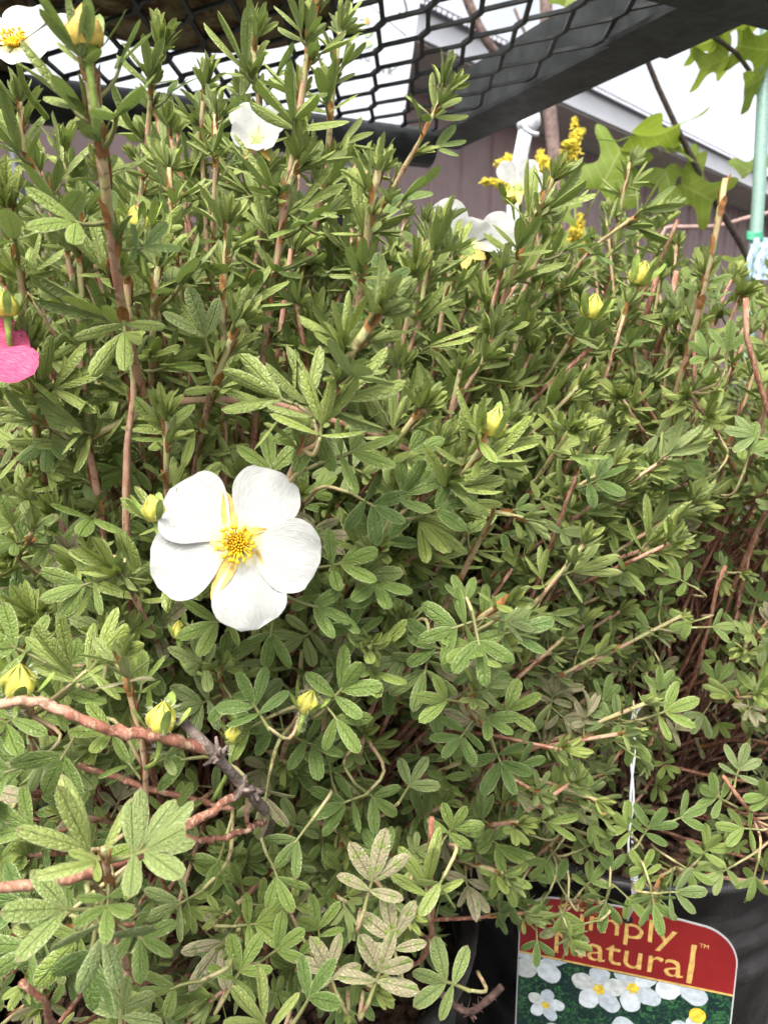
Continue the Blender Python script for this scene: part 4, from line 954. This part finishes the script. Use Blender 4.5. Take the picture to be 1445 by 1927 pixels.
LOB = [lobed(.35, .1), lobed(.5, .45), lobed(.2, -.2), lobed(.6, .8)]
tr = thing('young_tulip_tree', (*P(1500, 900, 1.25)[:2], 0), 'slender young tree with lobed yellow green leaves behind the shrubs', 'tree')
m = MB(); tb = P(1500, 900, 1.25); m.tube(catmull([(tb[0], tb[1], 0), P(1470, 640, 1.22), P(1410, 490, 1.18), P(1330, 350, 1.12), P(1262, 215, 1.07), P(1218, 112, 1.03), P(1195, 20, 1.0)], 30), np.linspace(.0075, .0032, 30), 8, bump=.05); m.build('trunk', [M_twig], tr)
m = MB()
m.tube(catmull([P(1515, 360, 1.16), P(1450, 240, 1.1), P(1400, 115, 1.05), P(1330, 60, 1.0)], 10), .003, 6)
m.tube(catmull([P(1470, 640, 1.22), P(1540, 480, 1.2), P(1515, 360, 1.16)], 8), .0035, 6)
m.tube(catmull([P(1218, 112, 1.03), P(1228, 80, 1.03), P(1222, 50, 1.03)], 5), .0015, 5); m.build('limb', [M_twig], tr)
for (x, y, d, ang, sz, cls_, nv) in [(1150, 315, 1.08, 62, .105, 0, (.1, -1, .25)), (1238, 250, 1.06, 12, .115, 1, (0, -.30, -1)), (1258, 345, 1.09, -75, .070, 2, (.2, -1, .2)), (1312, 362, 1.12, -30, .090, 0, (-.2, -.8, -.3)), (1195, 345, 1.1, 230, .045, 1, (0, -1, .3)),
                                     (1280, 290, 1.1, 150, .055, 3, (0, -.5, .8)), (1400, 30, 1.0, 196, .075, 1, (.1, -.4, -.9)), (1330, 78, 1.02, 205, .060, 1, (0, -.4, -.9)), (1420, 90, 1.03, 170, .075, 0, (.1, -.6, -.5)), (1345, 118, 1.04, 208, .070, 2, (0, -.6, -.6)),
                                     (1425, 150, 1.04, 222, .070, 1, (.1, -.6, -.6)), (1420, 318, 1.14, 195, .065, 3, (0, -.5, .7)), (1060, 395, 1.2, 260, .05, 1, (0, -1, .2)), (1070, -10, 1.0, 250, .05, 1, (0, -1, 0)), (1390, 500, 1.2, 100, .05, 0, (0, -1, .2))]:
    a = R(ang); dv = RGT * math.cos(a) + UPV * math.sin(a) + FWD * random.uniform(-.2, .2)
    Mf = frame(P(x, y, d) - nrm(dv) * sz * .3, dv, np.array(nv, float), sz); link('leaf', LOB[cls_], tr, Matrix(Mf.tolist()))
st = thing('bare_sapling', (*P(1050, 700, 2.0)[:2], 0), 'bare brown sapling trunk standing in front of the mauve siding', 'tree')
q = P(1050, 700, 2.0); m = MB(); m.tube(catmull([(q[0], q[1], 0), P(1047, 330, 2.0), P(1036, 230, 2.0), P(1030, 120, 2.0), P(1026, -60, 2.0)], 16), np.linspace(.022, .016, 16), 10, bump=.04); m.build('trunk', [M_trunk], st)
m = MB(); m.tube(catmull([P(1033, 180, 2.0), P(960, 130, 1.95), P(915, 75, 1.9), P(880, 0, 1.88), P(860, -60, 1.86)], 10), np.linspace(.010, .012, 10), 8); m.tube(catmull([P(1030, 130, 2.0), P(985, 55, 2.0), P(968, 15, 2.0)], 6), .004, 6); m.build('limb', [M_trunk], st)
ws = thing('white_stake', (*P(930, 700, 1.0)[:2], 0), 'white plastic stake with rounded hook top among yellow flowers', 'stake')
q = P(950, 700, 1.0); m = MB(); m.tube(catmull([(q[0], q[1], 0), P(968, 380, 1.0), P(974, 315, 1.0), P(990, 240, 1.0)], 12), np.linspace(.010, .0095, 12), 12); m.build('shaft', [M_fas], ws)
m = MB(); m.tube(catmull([P(988, 246, .998), P(993, 232, .998), P(1003, 220, .998), P(1012, 212, .998)], 8), [.010, .0125, .0135, .0145, .0145, .0135, .010, .004], 12); m.tube(catmull([P(984, 222, .985), P(988, 240, .98), P(1000, 250, .98), P(1012, 252, .985)], 8), .003, 6); m.build('hook_cap', [M_fas], ws)
M_gr = simple('goldenrod_yellow', (.70, .56, .06), .6, .3, .25, 300); M_grs = simple('goldenrod_stem', (.25, .30, .07), .6)
for (x, y, h_, w_, lab) in [(1082, 225, 95, 26, 'tall yellow feathery flower plume beside the bare trunk'), (955, 290, 60, 44, 'low yellow flower plume left of the white stake'), (1015, 285, 60, 26, 'short yellow flower plume just right of the white stake'), (1090, 405, 70, 22, 'yellow flower spray low behind the twiggy shrub')]:
    d = 1.25; b = P(x, 700, d); g = thing('goldenrod', (b[0], b[1], 0), lab, 'flower', 'yellow plumes')
    m = MB(); top = P(x, y, d); m.tube(catmull([(b[0], b[1], 0), b, P(x, y + h_, d), top], 12), .0018, 5); m.build('stem', [M_grs], g)
    m = MB()
    for s_ in range(5):
        p0 = P(x, y + h_ * (.15 + .2 * s_), d); dx = random.choice((-1, 1)) * w_ * (.25 + .2 * s_); p1 = P(x + dx, y + h_ * (.05 + .2 * s_), d + random.uniform(-.03, .03))
        if s_ == 0: p0, p1 = P(x, y + h_ * .6, d), P(x, y, d)
        for i in range(150):
            t = random.random(); c0 = p0 + (p1 - p0) * t + rng.normal(0, 1, 3) * (.0045 - .002 * t); dv = nrm(rng.normal(0, 1, 3)) * .004
            m.tube([c0 - dv, c0, c0 + dv], [.0004, .0013, .0004], 4)
    m.build('flower_plume', [M_gr], g)['kind'] = 'stuff'
q = P(1402, 800, 1.05); gs = thing('green_stake', (q[0], q[1], 0), 'pale green ribbed plastic plant stake beside the young tree', 'stake')
k = NT('pale_green_plastic'); M_gst = k.fin(k.mix(k.ramp(k.noise(k.obj(), 400), .4, .6), (.17, .29, .24), (.24, .36, .30)), .4, .5)
m = MB(); m.tube(catmull([(q[0], q[1], 0), P(1416, 520, 1.05), P(1424, 420, 1.05), P(1434, 230, 1.05), P(1448, -40, 1.05)], 24), .0085, 12, bump=.03); m.build('shaft', [M_gst], gs)
m = MB(); [m.tube(catmull([P(1405, 436 + 3 * i, 1.04), P(1421, 440 + 3 * i, 1.035), P(1434, 436 + 3 * i, 1.045)], 6), .002, 5) for i in range(5)]; m.build('tie_tape', [simple('green_tape', (.06, .36, .20), .4)], gs)
q = P(1422, 480, 1.04); bgm = MB(); V = []
for i in range(9):
    for j in range(9): V.append(P(1408 + j * 5.5 + 3 * math.sin(i), 446 + i * 10, 1.035 + .012 * math.sin(j * 1.7 + i * .9)))
bgm.add(V, [(i * 9 + j, (i + 1) * 9 + j, (i + 1) * 9 + j + 1, i * 9 + j + 1) for i in range(8) for j in range(8)])
tag(bgm.build('plastic_label', [simple('pale_blue_plastic', (.50, .62, .70), .25, .5)], None, origin=q), 'crumpled pale blue plastic label tied to the green stake', 'label')
m = MB(); v0 = P(1250, 430, 1.3); m.tube(catmull([P(1240, 600, 1.3), P(1245, 470, 1.3), v0, P(1290, 427, 1.3), P(1350, 425, 1.3), P(1405, 410, 1.3), P(1470, 395, 1.3)], 24), .004, 7)
tag(m.build('dry_vine', [simple('dry_vine_brown', (.36, .24, .21), .7)], None, origin=v0), 'thin pinkish brown vine arching in front of the mauve siding', 'vine')
# ------------------------------------------------------------------ ground
m = MB(); m.add([(-400, -400, 0), (400, -400, 0), (400, 400, 0), (-400, 400, 0)], [(0, 1, 2, 3)])
k = NT('ground_gravel'); o_ = k.obj(); vo = k.n('ShaderNodeTexVoronoi'); vo.inputs['Scale'].default_value = 60; k.l(o_, vo.inputs['Vector']); k.bump(vo.outputs['Distance'], .6, .01)
struct(m.build('ground', [k.fin(k.mix(k.ramp(k.noise(o_, 25), .3, .7), (.045, .043, .04), (.085, .08, .075)), .9, .2)], None))
